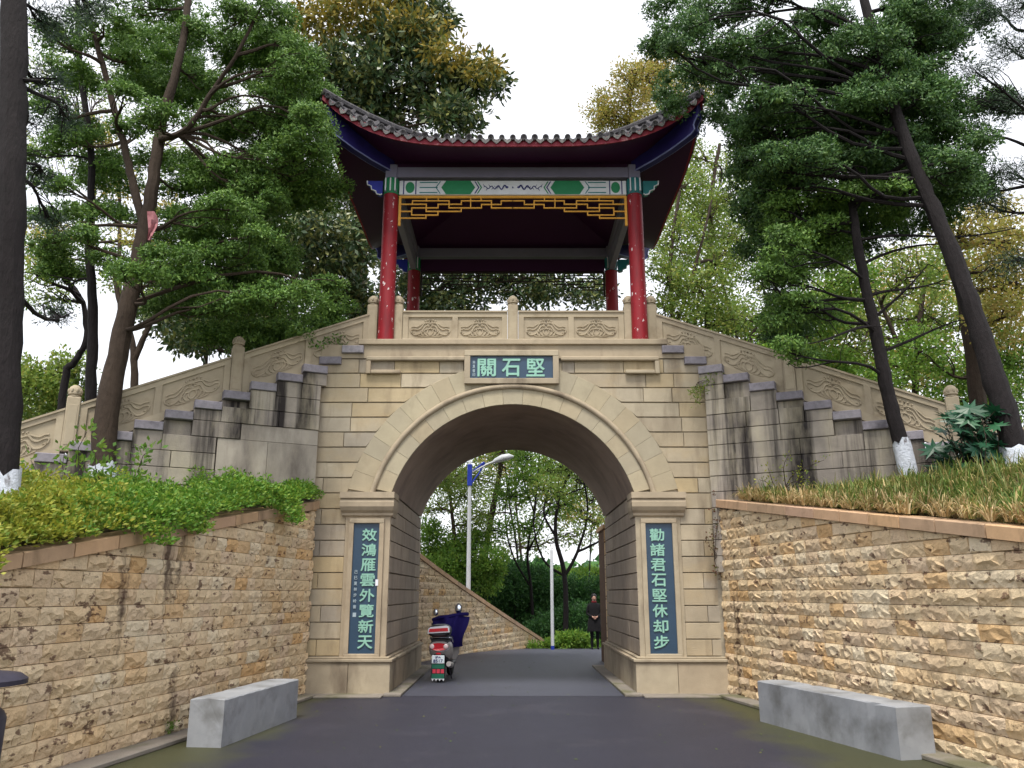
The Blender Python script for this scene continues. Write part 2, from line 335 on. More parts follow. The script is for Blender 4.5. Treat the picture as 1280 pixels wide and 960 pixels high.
# moss creeping in along the foot of the walls
t_ = asp.node_tree; N_, L_ = t_.nodes, t_.links
geo_ = N_.new('ShaderNodeNewGeometry'); sx_ = N_.new('ShaderNodeSeparateXYZ'); L_.new(geo_.outputs['Position'], sx_.inputs[0])
ab = N_.new('ShaderNodeMath'); ab.operation = 'ABSOLUTE'; L_.new(sx_.outputs[0], ab.inputs[0])
nn = N_.new('ShaderNodeTexNoise'); nn.inputs['Scale'].default_value = 1.3; nn.inputs['Detail'].default_value = 6; L_.new(geo_.outputs['Position'], nn.inputs['Vector'])
s1 = N_.new('ShaderNodeMath'); s1.operation = 'MULTIPLY_ADD'; L_.new(nn.outputs['Fac'], s1.inputs[0]); s1.inputs[1].default_value = 1.2; L_.new(ab.outputs[0], s1.inputs[2])
mra = N_.new('ShaderNodeMapRange'); mra.inputs[1].default_value = 3.2; mra.inputs[2].default_value = 3.75; mra.inputs[4].default_value = .8; L_.new(s1.outputs[0], mra.inputs[0])
mxa = N_.new('ShaderNodeMix'); mxa.data_type = 'RGBA'; bs_ = N_['Principled BSDF']; prev = bs_.inputs['Base Color'].links[0].from_socket
L_.new(mra.outputs[0], mxa.inputs[0]); L_.new(prev, mxa.inputs[6]); mxa.inputs[7].default_value = c4(S(76, 78, 40)); L_.new(mxa.outputs[2], bs_.inputs['Base Color'])
M['asphalt'] = asp
M['asphalt2'] = mat('grey_asphalt', [S(74, 76, 88), S(62, 64, 76)], rough=.5, nscale=1.6, namt=.16, bump=.4, bscale=160, rnd=False)
sheet('road', [-5.2, -3, 0, 3, 5.2], [-20, 0, 8, 13.62], lambda x, y: 0.0, M['asphalt'])
sheet('road_under_arch', [-4, -2, 0, 2, 4], [13.62, 16, 19, 22, 23] + [23 + i for i in range(1, 41)], lambda x, y: G(y) + .002 + (0 if y < 13.7 else .004), M['asphalt2'])
for sgn in (-1, 1):
    mb = MB(); a, b = sorted((sgn * 1.74, sgn * 2.02)); mb.box(a, b, 13.5, 18.9, .0, .045, .008); mb.build('pavement', M['concrete'])['kind'] = 'structure'
    # pale concrete strip in front of the gate foot, and gutter kerb along the retaining wall
    mb = MB(); a, b = sorted((sgn * 2.02, sgn * 3.5)); mb.box(a, b, 13.3, 13.8, 0, .03, .006); mb.build('kerb', M['concrete'])['kind'] = 'structure'

# ------------------------------------------------------------------ the gate
gate = root('stone_gate', (0, 13.8, 0), 'tan ashlar gate with round arch over the road and green lettered plaques', 'gate')
HW, YF, YB, ZC, RI = 3.37, 13.8, 18.4, 2.6, 2.125
RM, RO = 2.44, 2.86
GF = Frame((0, YF, 0), 0)
core = MB(); yc = YF + .035; 
for sg in (-1, 1):
    a, b = sorted((sg * 2.09, sg * HW)); core.box(a, b, yc, YB, 0, 5.8)
NA = 28
a0 = math.acos(2.09 / (RI + .045)); arc = []
for i in range(NA + 1):
    th = a0 + (math.pi - 2 * a0) * i / NA; arc.append(((RI + .045) * math.cos(th), ZC + (RI + .045) * math.sin(th)))
for i in range(NA):
    (xa, za), (xb, zb) = arc[i], arc[i + 1]
    core.add([(xa, yc, za), (xb, yc, zb), (xb, yc, 5.8), (xa, yc, 5.8), (xa, YB, za), (xb, YB, zb), (xb, YB, 5.8), (xa, YB, 5.8)], [(0, 3, 2, 1), (4, 5, 6, 7), (3, 7, 6, 2), (0, 1, 5, 4)])
core.build('wall_core', M['mortar'], gate)
# vault lining
vt = MB(); NV = 40; a0 = math.acos(2.035 / RI)
pts = [(RI * math.cos(a0 + (math.pi - 2 * a0) * i / NV), ZC + RI * math.sin(a0 + (math.pi - 2 * a0) * i / NV)) for i in range(NV + 1)]
V = [(x, y, z) for y in (YF + .03, 15.5, 17.0, YB) for x, z in pts]; n = NV + 1
vt.add(V, [(j * n + i, (j + 1) * n + i, (j + 1) * n + i + 1, j * n + i + 1) for j in range(3) for i in range(NV)])
vt.build('vault', M['vault'], gate, True)
def ringstones(name, r0, r1, n, m, d, dep):
    b0 = math.asin((3.22 - ZC) / ((r0 + r1) / 2)); 
    for i in range(n):
        t0 = b0 + (math.pi - 2 * b0) * i / n; t1 = b0 + (math.pi - 2 * b0) * (i + 1) / n
        k = 3; inner = [(r0 * math.cos(t0 + (t1 - t0) * j / k), ZC + r0 * math.sin(t0 + (t1 - t0) * j / k)) for j in range(k + 1)]
        outer = [(r1 * math.cos(t1 - (t1 - t0) * j / k), ZC + r1 * math.sin(t1 - (t1 - t0) * j / k)) for j in range(k + 1)]
        poly = [(x, max(z, 3.2)) for x, z in inner + outer]
        polystone(name, m, gate, GF, poly[::-1], dep=dep, d=d, shrink=.002, ch=.003)
ringstones('voussoir', RI, RM - .04, 17, M['arch'], -.03, .5)
ringstones('outer_voussoir', RM + .035, RO, 23, M['arch'], -.006, .09)
mb = MB(); b0 = math.asin((3.2 - ZC) / RM)
mb.tube([(RM * math.cos(b0 + (math.pi - 2 * b0) * i / 60), YF - .035, ZC + RM * math.sin(b0 + (math.pi - 2 * b0) * i / 60)) for i in range(61)], .048, 10)
mb.build('arch_moulding', M['trim'], gate, True)
# coursed ashlar of the front
CH = .2615; Z0 = .58; NR = 19
def rowsplit(s0, s1, lo=.42, hi=.86, mn=.2):
    out = [s0]
    while s1 - out[-1] > hi + mn: out.append(out[-1] + random.uniform(lo, hi))
    if s1 - out[-1] > hi: out.append((out[-1] + s1) / 2 + random.uniform(-.1, .1))
    return out + [s1]
for r in range(NR):
    z0 = Z0 + r * CH; z1 = z0 + CH
    def bnd(z):
        if z < 3.2 - .02: return 2.78
        if z - ZC >= RO: return 0
        return math.sqrt(RO * RO - (z - ZC) ** 2)
    for sg in (-1, 1):
        if z1 < 3.26: e0 = e1 = 2.79
        else: e0, e1 = bnd(max(z0, 3.22)), bnd(z1)
        if e0 - e1 > 1.1: e1 = max(e1, .86)
        e0, e1 = max(e0, .86), max(e1, .86)
        if e0 < 1.2: e0 = e1
        em = max(e0, e1)
        js = rowsplit(em, HW) if r % 2 else [HW + em - q for q in rowsplit(em, HW)][::-1]
        if em > 2.7: js = [em, HW] if r % 2 else [em, HW - random.choice((.16, .2, .24)), HW]
        js = js[:]
        for i in range(len(js) - 1):
            if i == 0 and abs(e0 - e1) > .02:
                poly = [(sg * e0, z0 + .011), (sg * (js[1] - .005), z0 + .011), (sg * (js[1] - .005), z1 - .011), (sg * e1, z1 - .011)]
                if sg < 0: poly = poly[::-1]
                polystone('wall_block', M['ashlar'], gate, GF, poly, shrink=.002, ch=.004)
            else:
                s0, s1 = sorted((sg * js[i], sg * js[i + 1])); block('wall_block', M['ashlar'], gate, GF, s0, s1, z0, z1)
# outer side faces of the gate above the stair (corner quoins)
ztop = Z0 + NR * CH
# plain band and ledges over the top course
mb = MB(); mb.box(-HW, HW, YF - .01, YF + .05, ztop + .01, 5.8); mb.build('top_band', M['trim'], gate)
mb = MB(); mb.box(-2.72, 2.72, YF - .06, YB, 5.8, 5.9, .01); mb.build('deck_ledge', M['trim'], gate)
for sg in (-1, 1):
    mb = MB(); a, b = sorted((sg * .84, sg * 2.56)); mb.box(a, b, YF - .085, YF - .012, 5.50, 5.575, .015)
    a, b = sorted((sg * 2.48, sg * 2.56)); mb.box(a, b, YF - .082, YF - .013, 5.265, 5.497, .01)
    a, b = sorted((sg * 1.96, sg * 2.476)); mb.box(a, b, YF - .084, YF - .014, 5.267, 5.33, .012)
    mb.build('string_course', M['trim'], gate)
    # capital
    mb = MB(); cx0, cx1 = 2.02, 2.84
    prof = [(.02, 2.8), (.05, 2.82), (.05, 2.86), (.1, 2.9), (.135, 2.96), (.14, 3.04), (.11, 3.08), (.11, 3.1), (.15, 3.1), (.15, 3.2), (-.03, 3.215)]
    V = []; 
    for d, z in prof: V += [(sg * (cx1 + d * .3), YF - d, z), (sg * (cx0 - max(d, 0) * .3), YF - d, z), (sg * (cx0 - max(d, 0) * .3), YF + .42, z), (sg * (cx1 + d * .3), YF + .05, z)]
    F = []
    for k in range(len(prof) - 1):
        for i in range(4): j = (i + 1) % 4; F.append((k * 4 + i, k * 4 + j, k * 4 + 4 + j, k * 4 + 4 + i))
    F += [(3, 2, 1, 0), tuple(range(len(V) - 4, len(V)))]
    mb.add(V, F); mb.build('capital', M['trim'], gate)
    # pier casing behind the plaque
    mb = MB(); a, b = sorted((sg * 2.045, sg * 2.79)); mb.box(a, b, YF - .01, YF + .05, .57, 2.8); mb.build('pier_face', M['trim'], gate)
    # plinth: stones, and a moulding running round the corner into the tunnel
    for (x0, x1) in ((1.95, 2.62), (2.62, 3.46)):
        a, b = sorted((sg * x0, sg * x1)); mb = MB(); mb.box(a + .003, b - .003, YF - .11, YF + .3, 0, .475, .006); mb.build('plinth_stone', M['trim'], gate)
    for k in range(4):
        mb = MB(); a, b = sorted((sg * 1.952, sg * 2.3)); mb.box(a, b, YF + .303 + k * 1.07, YF + .3 + (k + 1) * 1.07, 0, .475, .006); mb.build('plinth_stone', M['trim'], gate)
    mb = MB()
    for (e, z0, z1) in ((.0, .477, .50), (.03, .502, .545), (-.03, .547, .575)):
        a, b = sorted((sg * (1.95 - e), sg * (3.46 + e * .5))); mb.box(a, b, YF - .11 - e, YF + .2, z0, z1, .006)
        a, b = sorted((sg * (1.95 - e), sg * 2.3)); mb.box(a, b, YF + .203, YB, z0, z1, .006)
    mb.build('plinth_moulding', M['trim'], gate)
    # tunnel side wall stones
    JF = Frame((sg * 2.04, YF if sg < 0 else YB, 0), R(90) if sg < 0 else R(-90))
    for r in range(10):
        z0 = Z0 + r * CH; js = rowsplit(.06, 4.6, .8, 1.25, .5)
        if r % 2: js = [4.66 - q for q in js][::-1]
        for i in range(len(js) - 1): block('tunnel_block', M['jamb'], gate, JF, js[i], js[i + 1], z0, min(z0 + CH, 3.26), dep=.045)

def glyph(text, w_, h_, c, m, parent, bold=.012, ext=.006, name='character'):
    cu = bpy.data.curves.new('glyph', 'FONT'); cu.body = text; cu.size = 1; cu.extrude = .01; cu.resolution_u = 3
    o = bpy.data.objects.new('glyph', cu); COL.objects.link(o)
    dg = bpy.context.evaluated_depsgraph_get(); me = bpy.data.meshes.new_from_object(o.evaluated_get(dg))
    bpy.data.objects.remove(o); bpy.data.curves.remove(cu)
    n = len(me.vertices)
    if n == 0: return
    co = np.zeros(n * 3); me.vertices.foreach_get('co', co); co = co.reshape(-1, 3)
    mn, mx_ = co.min(0), co.max(0); sc = mx_ - mn
    polys = [tuple(p.vertices) for p in me.polygons]; bpy.data.meshes.remove(me)
    x = (co[:, 0] - (mn[0] + mx_[0]) / 2) / max(sc[0], .3) * w_; z = (co[:, 1] - (mn[1] + mx_[1]) / 2) / max(sc[1], .3) * h_; y = -co[:, 2] / .01 * ext
    V = []; F = []
    for i, (dx, dz) in enumerate(((0, 0), (1, .25), (-1, -.25), (.3, -1), (-.3, 1), (.7, .7), (-.7, -.7))):
        F += [tuple(len(V) + q for q in p) for p in polys]; e = bold * w_ * .55
        V += [(x[k] + c[0] + dx * e, y[k] * (1 + .06 * i) + c[1] - .0004 * i, z[k] + c[2] + dz * e) for k in range(n)]
    V = [(v[0] - ORG[parent][0], v[1] - ORG[parent][1], v[2] - ORG[parent][2]) for v in V]
    me = raw_mesh(name, V, F, m)
    return link(name, me, parent)
def plaque(x0, x1, z0, z1, fw, yface, label):
    mb = MB(); mb.box(x0, x1, yface, yface + .04, z0, z1); p = mb.build('plaque', M['plaque'], gate); p['label'] = label
    mb = MB(); y0 = yface - .045
    mb.box(x0 - fw, x1 + fw, y0, yface + .05, z1, z1 + fw, .008); mb.box(x0 - fw, x1 + fw, y0, yface + .05, z0 - fw, z0, .008)
    mb.box(x0 - fw, x0, y0 + .003, yface + .05, z0 + .001, z1 - .001); mb.box(x1, x1 + fw, y0 + .003, yface + .05, z0 + .001, z1 - .001)
    mb.build('plaque_frame', M['trim'], p); return p
# main plaque
p = plaque(-.745, .70, 5.18, 5.585, .10, YF - .045, 'horizontal slate blue plaque with three mint characters above the arch')
for i, ch in enumerate('關石堅'):
    glyph(ch, .31, .31, (-.455 + i * .425, YF - .052, 5.375), M['glyph'], p, .04)
for i, ch in enumerate('林夏書印'):
    glyph(ch, .045, .06, (-.68, YF - .049, 5.47 - i * .075), M['smallglyph'], p, .04)
for sg, txt, lab in ((-1, '效鴻雁雲外覽新天', 'tall slate blue plaque left of the arch with a small side inscription'), (1, '勸諸君石堅休却步', 'tall slate blue plaque right of the arch')):
    x0, x1 = (-2.645, -2.215) if sg < 0 else (2.20, 2.645)
    p = plaque(x0, x1, .62, 2.69, .075, YF - .02, lab)
    cx = x0 + .265 if sg < 0 else x0 + .19
    for i, ch in enumerate(txt): glyph(ch, .235, .195, (cx, YF - .027, 2.50 - i * .243), M['glyph'], p, .036)
    if sg < 0:
        for i, ch in enumerate('己巳夏林步岭書'): glyph(ch, .05, .055, (x0 + .07, YF - .024, 1.90 - i * .092), M['smallglyph'], p, .04)
        mb = MB(); mb.box(x0 + .045, x0 + .1, YF - .024, YF - .021, 1.19, 1.255); mb.build('seal', M['smallglyph'], p)
        mb = MB(); mb.box(x1 - .03, x1 + .015, YF - .07, YF - .066, 1.68, 1.78); mb.build('paper_scrap', M['paper'], p)

# ------------------------------------------------------------------ balustrades
def carving(fr_xf, cx, cz, w_, h_, d):
    mb = MB(fr_xf)
    def T(pts, r=.015):
        for sgx in (-1, 1):
            q = []
            for i in range(len(pts) - 1):
                p0 = pts[max(i - 1, 0)]; p1 = pts[i]; p2 = pts[i + 1]; p3 = pts[min(i + 2, len(pts) - 1)]
                for k in range(4):
                    t = k / 4
                    q.append([.5 * (2 * p1[j] + (p2[j] - p0[j]) * t + (2 * p0[j] - 5 * p1[j] + 4 * p2[j] - p3[j]) * t * t + (3 * p1[j] - p0[j] - 3 * p2[j] + p3[j]) * t ** 3) for j in (0, 1)])
            q.append(pts[-1])
            mb.tube([(cx + sgx * a * w_ / 2, d, cz + (b - .5) * h_) for a, b in q], r, 5)
    T([(.06, .8), (.3, .78), (.45, .55), (.62, .42), (.82, .45), (.97, .38), (.92, .22), (.8, .25)])
    T([(.05, .62), (.24, .62), (.38, .38), (.55, .16), (.78, .12), (.93, .24)])
    T([(.0, .48), (.1, .44), (.14, .26), (.05, .12), (.0, .1)]); T([(.1, .4), (.24, .44), (.3, .26), (.2, .1), (.1, .08)])
    T([(.28, .32), (.4, .3), (.42, .14), (.3, .06)]); T([(.0, .06), (.2, .02), (.45, .03), (.6, .06)], .011)
    T([(.25, .88), (.5, .68), (.66, .58), (.82, .6), (.95, .56)], .012)
    for a, b in ((0, .95), (.13, .97), (.26, .93), (0, .72), (.12, .7)):
        for sgx in (-1, 1): mb.ball((cx + sgx * a * w_ / 2, d, cz + (b - .5) * h_), .018, 6, 4)
    return mb
def panel(parent, xf, s0, s1, n_rec, h=.68, th=.12, z0=0.02):
    """stone slab with recessed fields, mapped through xf"""
    mb = MB(xf); fz0, fz1 = z0 + .14, h - .12; W = s1 - s0; st = .1
    mb.box(s0, s1, -th / 2, th / 2, z0, fz0); mb.box(s0, s1, -th / 2, th / 2, fz1, h - .035); mb.box(s0, s1, -th / 2 - .02, th / 2 + .02, h - .033, h)
    fw = (W - st * (n_rec + 1)) / n_rec
    for i in range(n_rec + 1):
        a = s0 + i * (fw + st); mb.box(a, a + st, -th / 2, th / 2, fz0, fz1)
    mb.box(s0 + .01, s1 - .01, -th / 2 + .028, th / 2 - .028, fz0, fz1)
    p = mb.build('panel', M['rail'], parent)
    for i in range(n_rec):
        a = s0 + st + i * (fw + st)
        c = carving(xf, a + fw / 2, (fz0 + fz1) / 2 - .01, fw * .9, (fz1 - fz0) * .82, -th / 2 + .022)
        c.build('carving', M['rail'], p, True)
    return p
def post(parent, fr, s_, z, h, w_=.19):
    mb = MB(fr.xf); a = w_ / 2; mb.box(s_ - a, s_ + a, -a, a, z, z + h - .16, .012)
    mb.box(s_ - a + .03, s_ + a - .03, -a - .006, a + .006, z + .1, z + h - .28, .004)
    p = mb.build('post', M['rail'], parent)
    mb = MB(); c = fr.P(s_, 0, z + h - .162)
    mb.lathe(c, [(a * .95, 0), (a * 1.0, .02), (a * .75, .03), (a * .75, .045), (a * 1.0, .05), (a * 1.02, .075), (a * .95, .08), (a * .98, .12), (a * .8, .165), (a * .4, .195), (.005, .2)], 14)
    for k in range(8):
        t = k * math.pi / 4; mb.ball((c[0] + a * .93 * math.cos(t), c[1] + a * .93 * math.sin(t), c[2] + .105), .024, 6, 4, (1, 1, 1.4))
    mb.build('post_cap', M['rail'], p, True)
bal = root('stone_balustrade', (0, 14.25, 5.9), 'carved stone balustrade across the top of the gate at the foot of the pavilion', 'balustrade')
BF = Frame((0, 14.25, 5.9), 0)
for x in (-2.57, -2.11, 0, 2.13, 2.54): post(bal, BF, x, 0, .95)
panel(bal, BF.xf, -2.01, -.1, 2); panel(bal, BF.xf, .1, 2.03, 2)
for sg in (-1, 1):
    mb = MB(BF.xf); a, b = sorted((sg * 2.22, sg * 2.45)); mb.box(a, b, -.05, .05, .02, .6); mb.build('infill', M['rail'], bal)
bb = root('stone_balustrade', (0, 18.25, 5.9), 'plain stone balustrade on the far edge of the deck behind the pavilion', 'balustrade')
B2 = Frame((0, 18.25, 5.9), R(180))
for x in (-2.5, 0, 2.5): post(bb, B2, x, 0, .95)
panel(bb, B2.xf, -2.4, -.1, 2); panel(bb, B2.xf, .1, 2.4, 2)

# ------------------------------------------------------------------ the two staircases with their own balustrades
SL = 1.12 / 2.32; RUN = .42; RISE = RUN * SL; ANG = R(26.9)
def terr_z(y, side): return (3.05 - .174 * (13.7 - y)) if side < 0 else (3.08 - .149 * (13.7 - y))
for sg in (-1, 1):
    side = 'left' if sg < 0 else 'right'
    st = root('stone_staircase', (sg * 5, 13, 2.5), f'weathered grey staircase climbing to the {side} end of the gate' + (', smooth rendered panel below' if sg < 0 else ', black streaks on its blocks'), 'staircase', 'staircases up to the gate')
    # frame with s measured from the gate outward; mirrored for the left side
    if sg > 0: F0 = Frame((2.56, 14.25, 0), -ANG); sx = 1
    else: F0 = Frame((-2.56, 14.25, 0), ANG); sx = -1
    dface = -.2
    zl = lambda s: 5.9 - SL * s                               # balustrade foot line
    nst = 17
    for k in range(nst):
        s0, s1 = k * RUN, (k + 1) * RUN; zt = zl(s1) + .08
        front = dface - .05
        if k < 2: front = dface - .05 - (.22 - .10 * k)
        a, b = sorted((sx * s0, sx * s1))
        if k < 2:
            x0 = 2.62 + k * .385; q0, q1 = sorted((sx * x0, sx * (x0 + .38)))
            put('cap_stone', ashlar(q1 - q0, .135, .6, .01, M['capstone']), st, GF, q0, -.075, zt - .135)
        else: put('cap_stone', ashlar(b - a - .006, .135, .9, .01, M['capstone']), st, F0, a + .003, front + random.uniform(-.015, .015), zt - .135)
        mb = MB(F0.xf); mb.box(a, b, -.15 + .82, 2.2, zt - RISE - .1, zt - .01); mb.build('tread', M['capstone'], st)
        # narrow blocks directly under each cap, of uneven depth
        zb = zt - .137; H = CH
        zr = Z0 + math.floor((zb - .06 - Z0) / H) * H
        if zb - zr < .12: zr -= H
        if k > 1:
            jig = random.choice((0, .05, .09)) if k % 2 else 0
            block('wall_stone', M['stairwall'], st, F0, a, b, zr, zb, gap=(.003, .003), d=dface + jig, dep=.3)
    mb = MB(F0.xf); 
    for k in range(2, nst):
        a, b = sorted((sx * k * RUN, sx * (k + 1) * RUN)); mb.box(a, b, dface + .16, 2.2, 0, zl((k + 1) * RUN) - .2)
    mb.build('wall_core', M['mortar'], st)
    for r in range(20):
        z0 = Z0 + r * CH; z1 = z0 + CH
        if z1 < 2.0: continue
        # row extends outward while it stays below the narrow blocks
        smax = 0
        for k in range(2, nst):
            zb = zl((k + 1) * RUN) + .08 - .137; zr = Z0 + math.floor((zb - .06 - Z0) / CH) * CH
            if zb - zr < .12: zr -= CH
            if z1 <= zr + .001: smax = (k + 1) * RUN
        s_start = .93
        if smax <= s_start + .2: continue
        if sg < 0 and r in (10, 11, 12, 13) : 
            # large rendered slabs between the gate and the stepped blocks on the left
            if r == 10:
                pass
            s_start = 2.55 if r < 13 else 2.2
            if smax <= s_start + .2: continue
        js = rowsplit(s_start, smax, .5, .85)
        if r % 2: js = [smax + s_start - q for q in js][::-1]
        for i in range(len(js) - 1):
            a, b = sorted((sx * js[i], sx * js[i + 1])); block('wall_stone', M['stairwall'], st, F0, a, b, z0, z1, gap=(.003, .005), d=dface, dep=.2)
    if sg < 0:
        zz = [Z0 + 10 * CH, Z0 + 13 * CH, Z0 + 14 * CH]
        for (s0, s1, za, zb_) in ((.93, 2.54, 2.6, Z0 + 10 * CH + .0), (.93, 1.75, Z0 + 10 * CH, Z0 + 13 * CH), (1.75, 2.54, Z0 + 10 * CH, Z0 + 13 * CH), (.93, 2.19, Z0 + 13 * CH, Z0 + 14 * CH)):
            if za < 3: continue
            block('rendered_slab', M['plaster'], st, F0, -s1, -s0, za, zb_, gap=(.002, .002), d=dface + .02, dep=.2, ch=.004)
    sb = root('stair_balustrade', (sg * 5, 13, 4.5), f'sloping carved stone balustrade descending the {side} staircase', 'balustrade', 'balustrades of the two staircases')
    sh = lambda v, F=F0, q=sx: tuple(F.P(v[0], v[1], v[2] + 5.9 - SL * abs(v[0])))
    for k in range(4):
        s0, s1 = k * 2.32 + .1, (k + 1) * 2.32 - .1
        a, b = sorted((sx * s0, sx * s1)); panel(sb, sh, a, b, 2, h=.66, z0=-.06)
        if k > 0 or True: post(sb, F0, sx * (k + 1) * 2.32, 5.9 - SL * (k + 1) * 2.32 - .05, 1.0)

# ------------------------------------------------------------------ terraces and retaining walls
ROUGH = []
for v in range(16):
    nx, nz_ = 5, 4; V = []
    for j in range(nz_ + 1):
        for i in range(nx + 1):
            x = i / nx; z = (0, .25, .5, .76, 1)[j]
            if 0 < i < nx: x += random.uniform(-.07, .07)
            if 0 < j < nz_: z += random.uniform(-.11, .11)
            d = (.3, .12 + .85 * random.random() ** 1.3, .4 + .9 * random.random(), .75 + .35 * random.random(), .68)[j]
            if i in (0, nx): d *= .75
            V.append((x, -d, z))
    n = nx + 1; F = [(j * n + i, j * n + i + 1, (j + 1) * n + i + 1, (j + 1) * n + i) for j in range(nz_) for i in range(nx)]
    b = len(V); V += [(0, 1, 0), (1, 1, 0), (1, 1, 1), (0, 1, 1)]
    F += [tuple([b, b + 1] + [i for i in range(nx, -1, -1)]), tuple([b + 2, b + 3] + [nz_ * n + i for i in range(nx + 1)]), tuple([b + 3, b] + [j * n for j in range(nz_ + 1)]), tuple([b + 1, b + 2] + [j * n + nx for j in range(nz_, -1, -1)])]
    ROUGH.append((raw_mesh('rough_stone', V, F, M['rough']), V, F))
def rough_wall(rt, fr, length, topf, rank, h=.16, lo=.24, hi=.42, limit=300, dep=.045, base=0.0, name='stone'):
    """split-face stones in courses; rank(s,z) small = shows largest"""
    items = []
    r = 0
    while True:
        z0 = base + r * h; z1 = z0 + h; s = 0.0 - random.uniform(0, lo); any_ = False
        while s < length:
            w_ = random.uniform(lo, hi); a, b = max(s, 0), min(s + w_, length); s += w_
            if b - a < .06: continue
            t0, t1 = topf(a), topf(b)
            if max(t0, t1) <= z0 + .03: continue
            any_ = True; items.append((rank((a + b) / 2, z0), a, b, z0, z1, t0, t1))
        r += 1
        if not any_ or r > 60: break
    items.sort(key=lambda q: q[0]); rest = MB(fr.xf)
    for i, (k, a, b, z0, z1, t0, t1) in enumerate(items):
        full = min(t0, t1) >= z1
        me, V, F = random.choice(ROUGH); g = .003
        D = dep * random.uniform(.55, 1.1)
        if i < limit:
            if full: put(name, me, rt, fr, a + g, 0, z0 + g, (b - a - 2 * g, D, h - 2 * g))
            else:
                sl = (t1 - t0) / (b - a); poly = clip([(a, z0), (b, z0), (b, z1), (a, z1)], -sl, 1, t0 - sl * a)
                if len(poly) > 2 and area(poly) > .001: polystone(name, M['rough'], rt, fr, poly, dep=.08, ch=.02, d=-.035, shrink=.003)
        else:
            zz = z1 if full else max(z0 + .03, min(t0, t1, z1))
            rest.add([(a + g + x * (b - a - 2 * g), y * D, z0 + g + z * (zz - z0 - 2 * g)) for x, y, z in V], F)
    if rest.V: rest.build(name + '_courses', M['rough'], rt)['kind'] = 'stuff'
for sg in (-1, 1):
    L = 11.0
    if sg < 0: A = np.array((-3.3, 13.74)); Bp = np.array((-3.3 - .135 * 11, 2.74))
    else: A = np.array((3.42, 13.74)); Bp = np.array((3.42 + .16 * 11, 2.74))
    dvec = Bp - A; L = float(np.linalg.norm(dvec))
    # s runs viewer's left to right: left wall from near camera to the gate, right wall from the gate to the camera
    if sg < 0: fr = Frame((*Bp, 0), math.atan2(-dvec[1], -dvec[0])); ys = lambda s: Bp[1] + (A[1] - Bp[1]) * s / L
    else: fr = Frame((*A, 0), math.atan2(dvec[1], dvec[0])); ys = lambda s: A[1] + (Bp[1] - A[1]) * s / L
    A_, B_, L0 = A.copy(), Bp.copy(), L
    if sg < 0: ysf = lambda s, A=A_, B=B_, L=L0: B[1] + (A[1] - B[1]) * s / L
    else: ysf = lambda s, A=A_, B=B_, L=L0: A[1] + (B[1] - A[1]) * s / L
    top = lambda s, f=ysf, q=sg: terr_z(f(s), q) - .13
    rw = root('retaining_wall', (float(A[0]), 13, 0), ('split-face sandstone retaining wall on the left under the green ground cover' if sg < 0 else 'split-face sandstone retaining wall on the right under the straw coloured grass'), 'wall', 'retaining walls beside the road')
    rank = lambda s, z, f=ysf: (f(s) if f(s) > 6.3 else 100 - f(s) + (0 if z > 0 else 0))
    rough_wall(rw, fr, L, top, rank)
    mb = MB(fr.xf); n = 12; V = []; 
    for i in range(n + 1):
        s = L * i / n; V += [(s, .02, 0), (s, .02, top(s)), (s, .4, top(s)), (s, .4, 0)]
    mb.add(V, [(4 * i + j, 4 * i + (j + 1) % 4, 4 * i + 4 + (j + 1) % 4, 4 * i + 4 + j) for i in range(n) for j in range(4)]); mb.build('wall_core', M['joint'], rw)
    s = 0
    while s < L - .1:
        e = min(s + random.uniform(.55, .75), L); mb = MB(fr.xf); g = .009; a, b = s + g, e - g
        V = [(x, y, z + (top(x))) for x in (a, b) for (y, z) in ((-.075, .002), (-.075, .12), (-.065, .13), (.28, .13), (.28, .002))]
        mb.add(V, [(0, 1, 2, 3, 4), (9, 8, 7, 6, 5)] + [(j, j + 5, (j + 1) % 5 + 5, (j + 1) % 5) for j in range(5)]); mb.build('coping_stone', M['coping'], rw); s = e
    # kerb at the foot
    mb = MB(fr.xf); mb.box(0 if sg < 0 else .3, L if sg > 0 else L - .3, -.3, .02, 0, .05, .01); mb.build('kerb', M['concrete'])['kind'] = 'structure'
    # terrace: earth between this wall and the staircase wall
    tdir = np.array((sg * math.cos(ANG), -math.sin(ANG))); T0 = np.array((sg * 2.56, 14.05))
    V = []; nY = 14; nX = 8
    for j in range(nY + 1):
        y = 13.7 - j * .85
        wx = A[0] + (Bp[0] - A[0]) * (13.74 - y) / 11 + sg * .27
        s_ = (14.05 - y) / math.sin(ANG); xs_ = T0[0] + sg * math.cos(ANG) * s_ + sg * .2
        xs_ = sg * min(abs(xs_), 14) if abs(xs_) > abs(wx) else wx + sg * .05
        for i in range(nX + 1):
            t = i / nX; x = wx + (xs_ - wx) * t
            z = terr_z(y, sg) - .06 + min(abs(x - wx) * .32, max(0, (3.02 if sg > 0 else 2.5) - terr_z(y, sg))) + .04 * math.sin(x * 3 + y * 2) * t
            V.append((x, y, z))
    F = [(j * (nX + 1) + i, j * (nX + 1) + i + 1, (j + 1) * (nX + 1) + i + 1, (j + 1) * (nX + 1) + i) for j in range(nY) for i in range(nX)]
    o = link('terrace', raw_mesh('terrace', V, F, M['soil'])); o['kind'] = 'structure'; o.data.shade_smooth()
def terrace_z(x, y):
    sg = -1 if x < 0 else 1; wx = (3.3 + .135 * (13.74 - y) if sg < 0 else 3.42 + .16 * (13.74 - y)) + .27
    return terr_z(y, sg) - .06 + min(max(abs(x) - wx, 0) * .32, max(0, (3.02 if sg > 0 else 2.5) - terr_z(y, sg)))
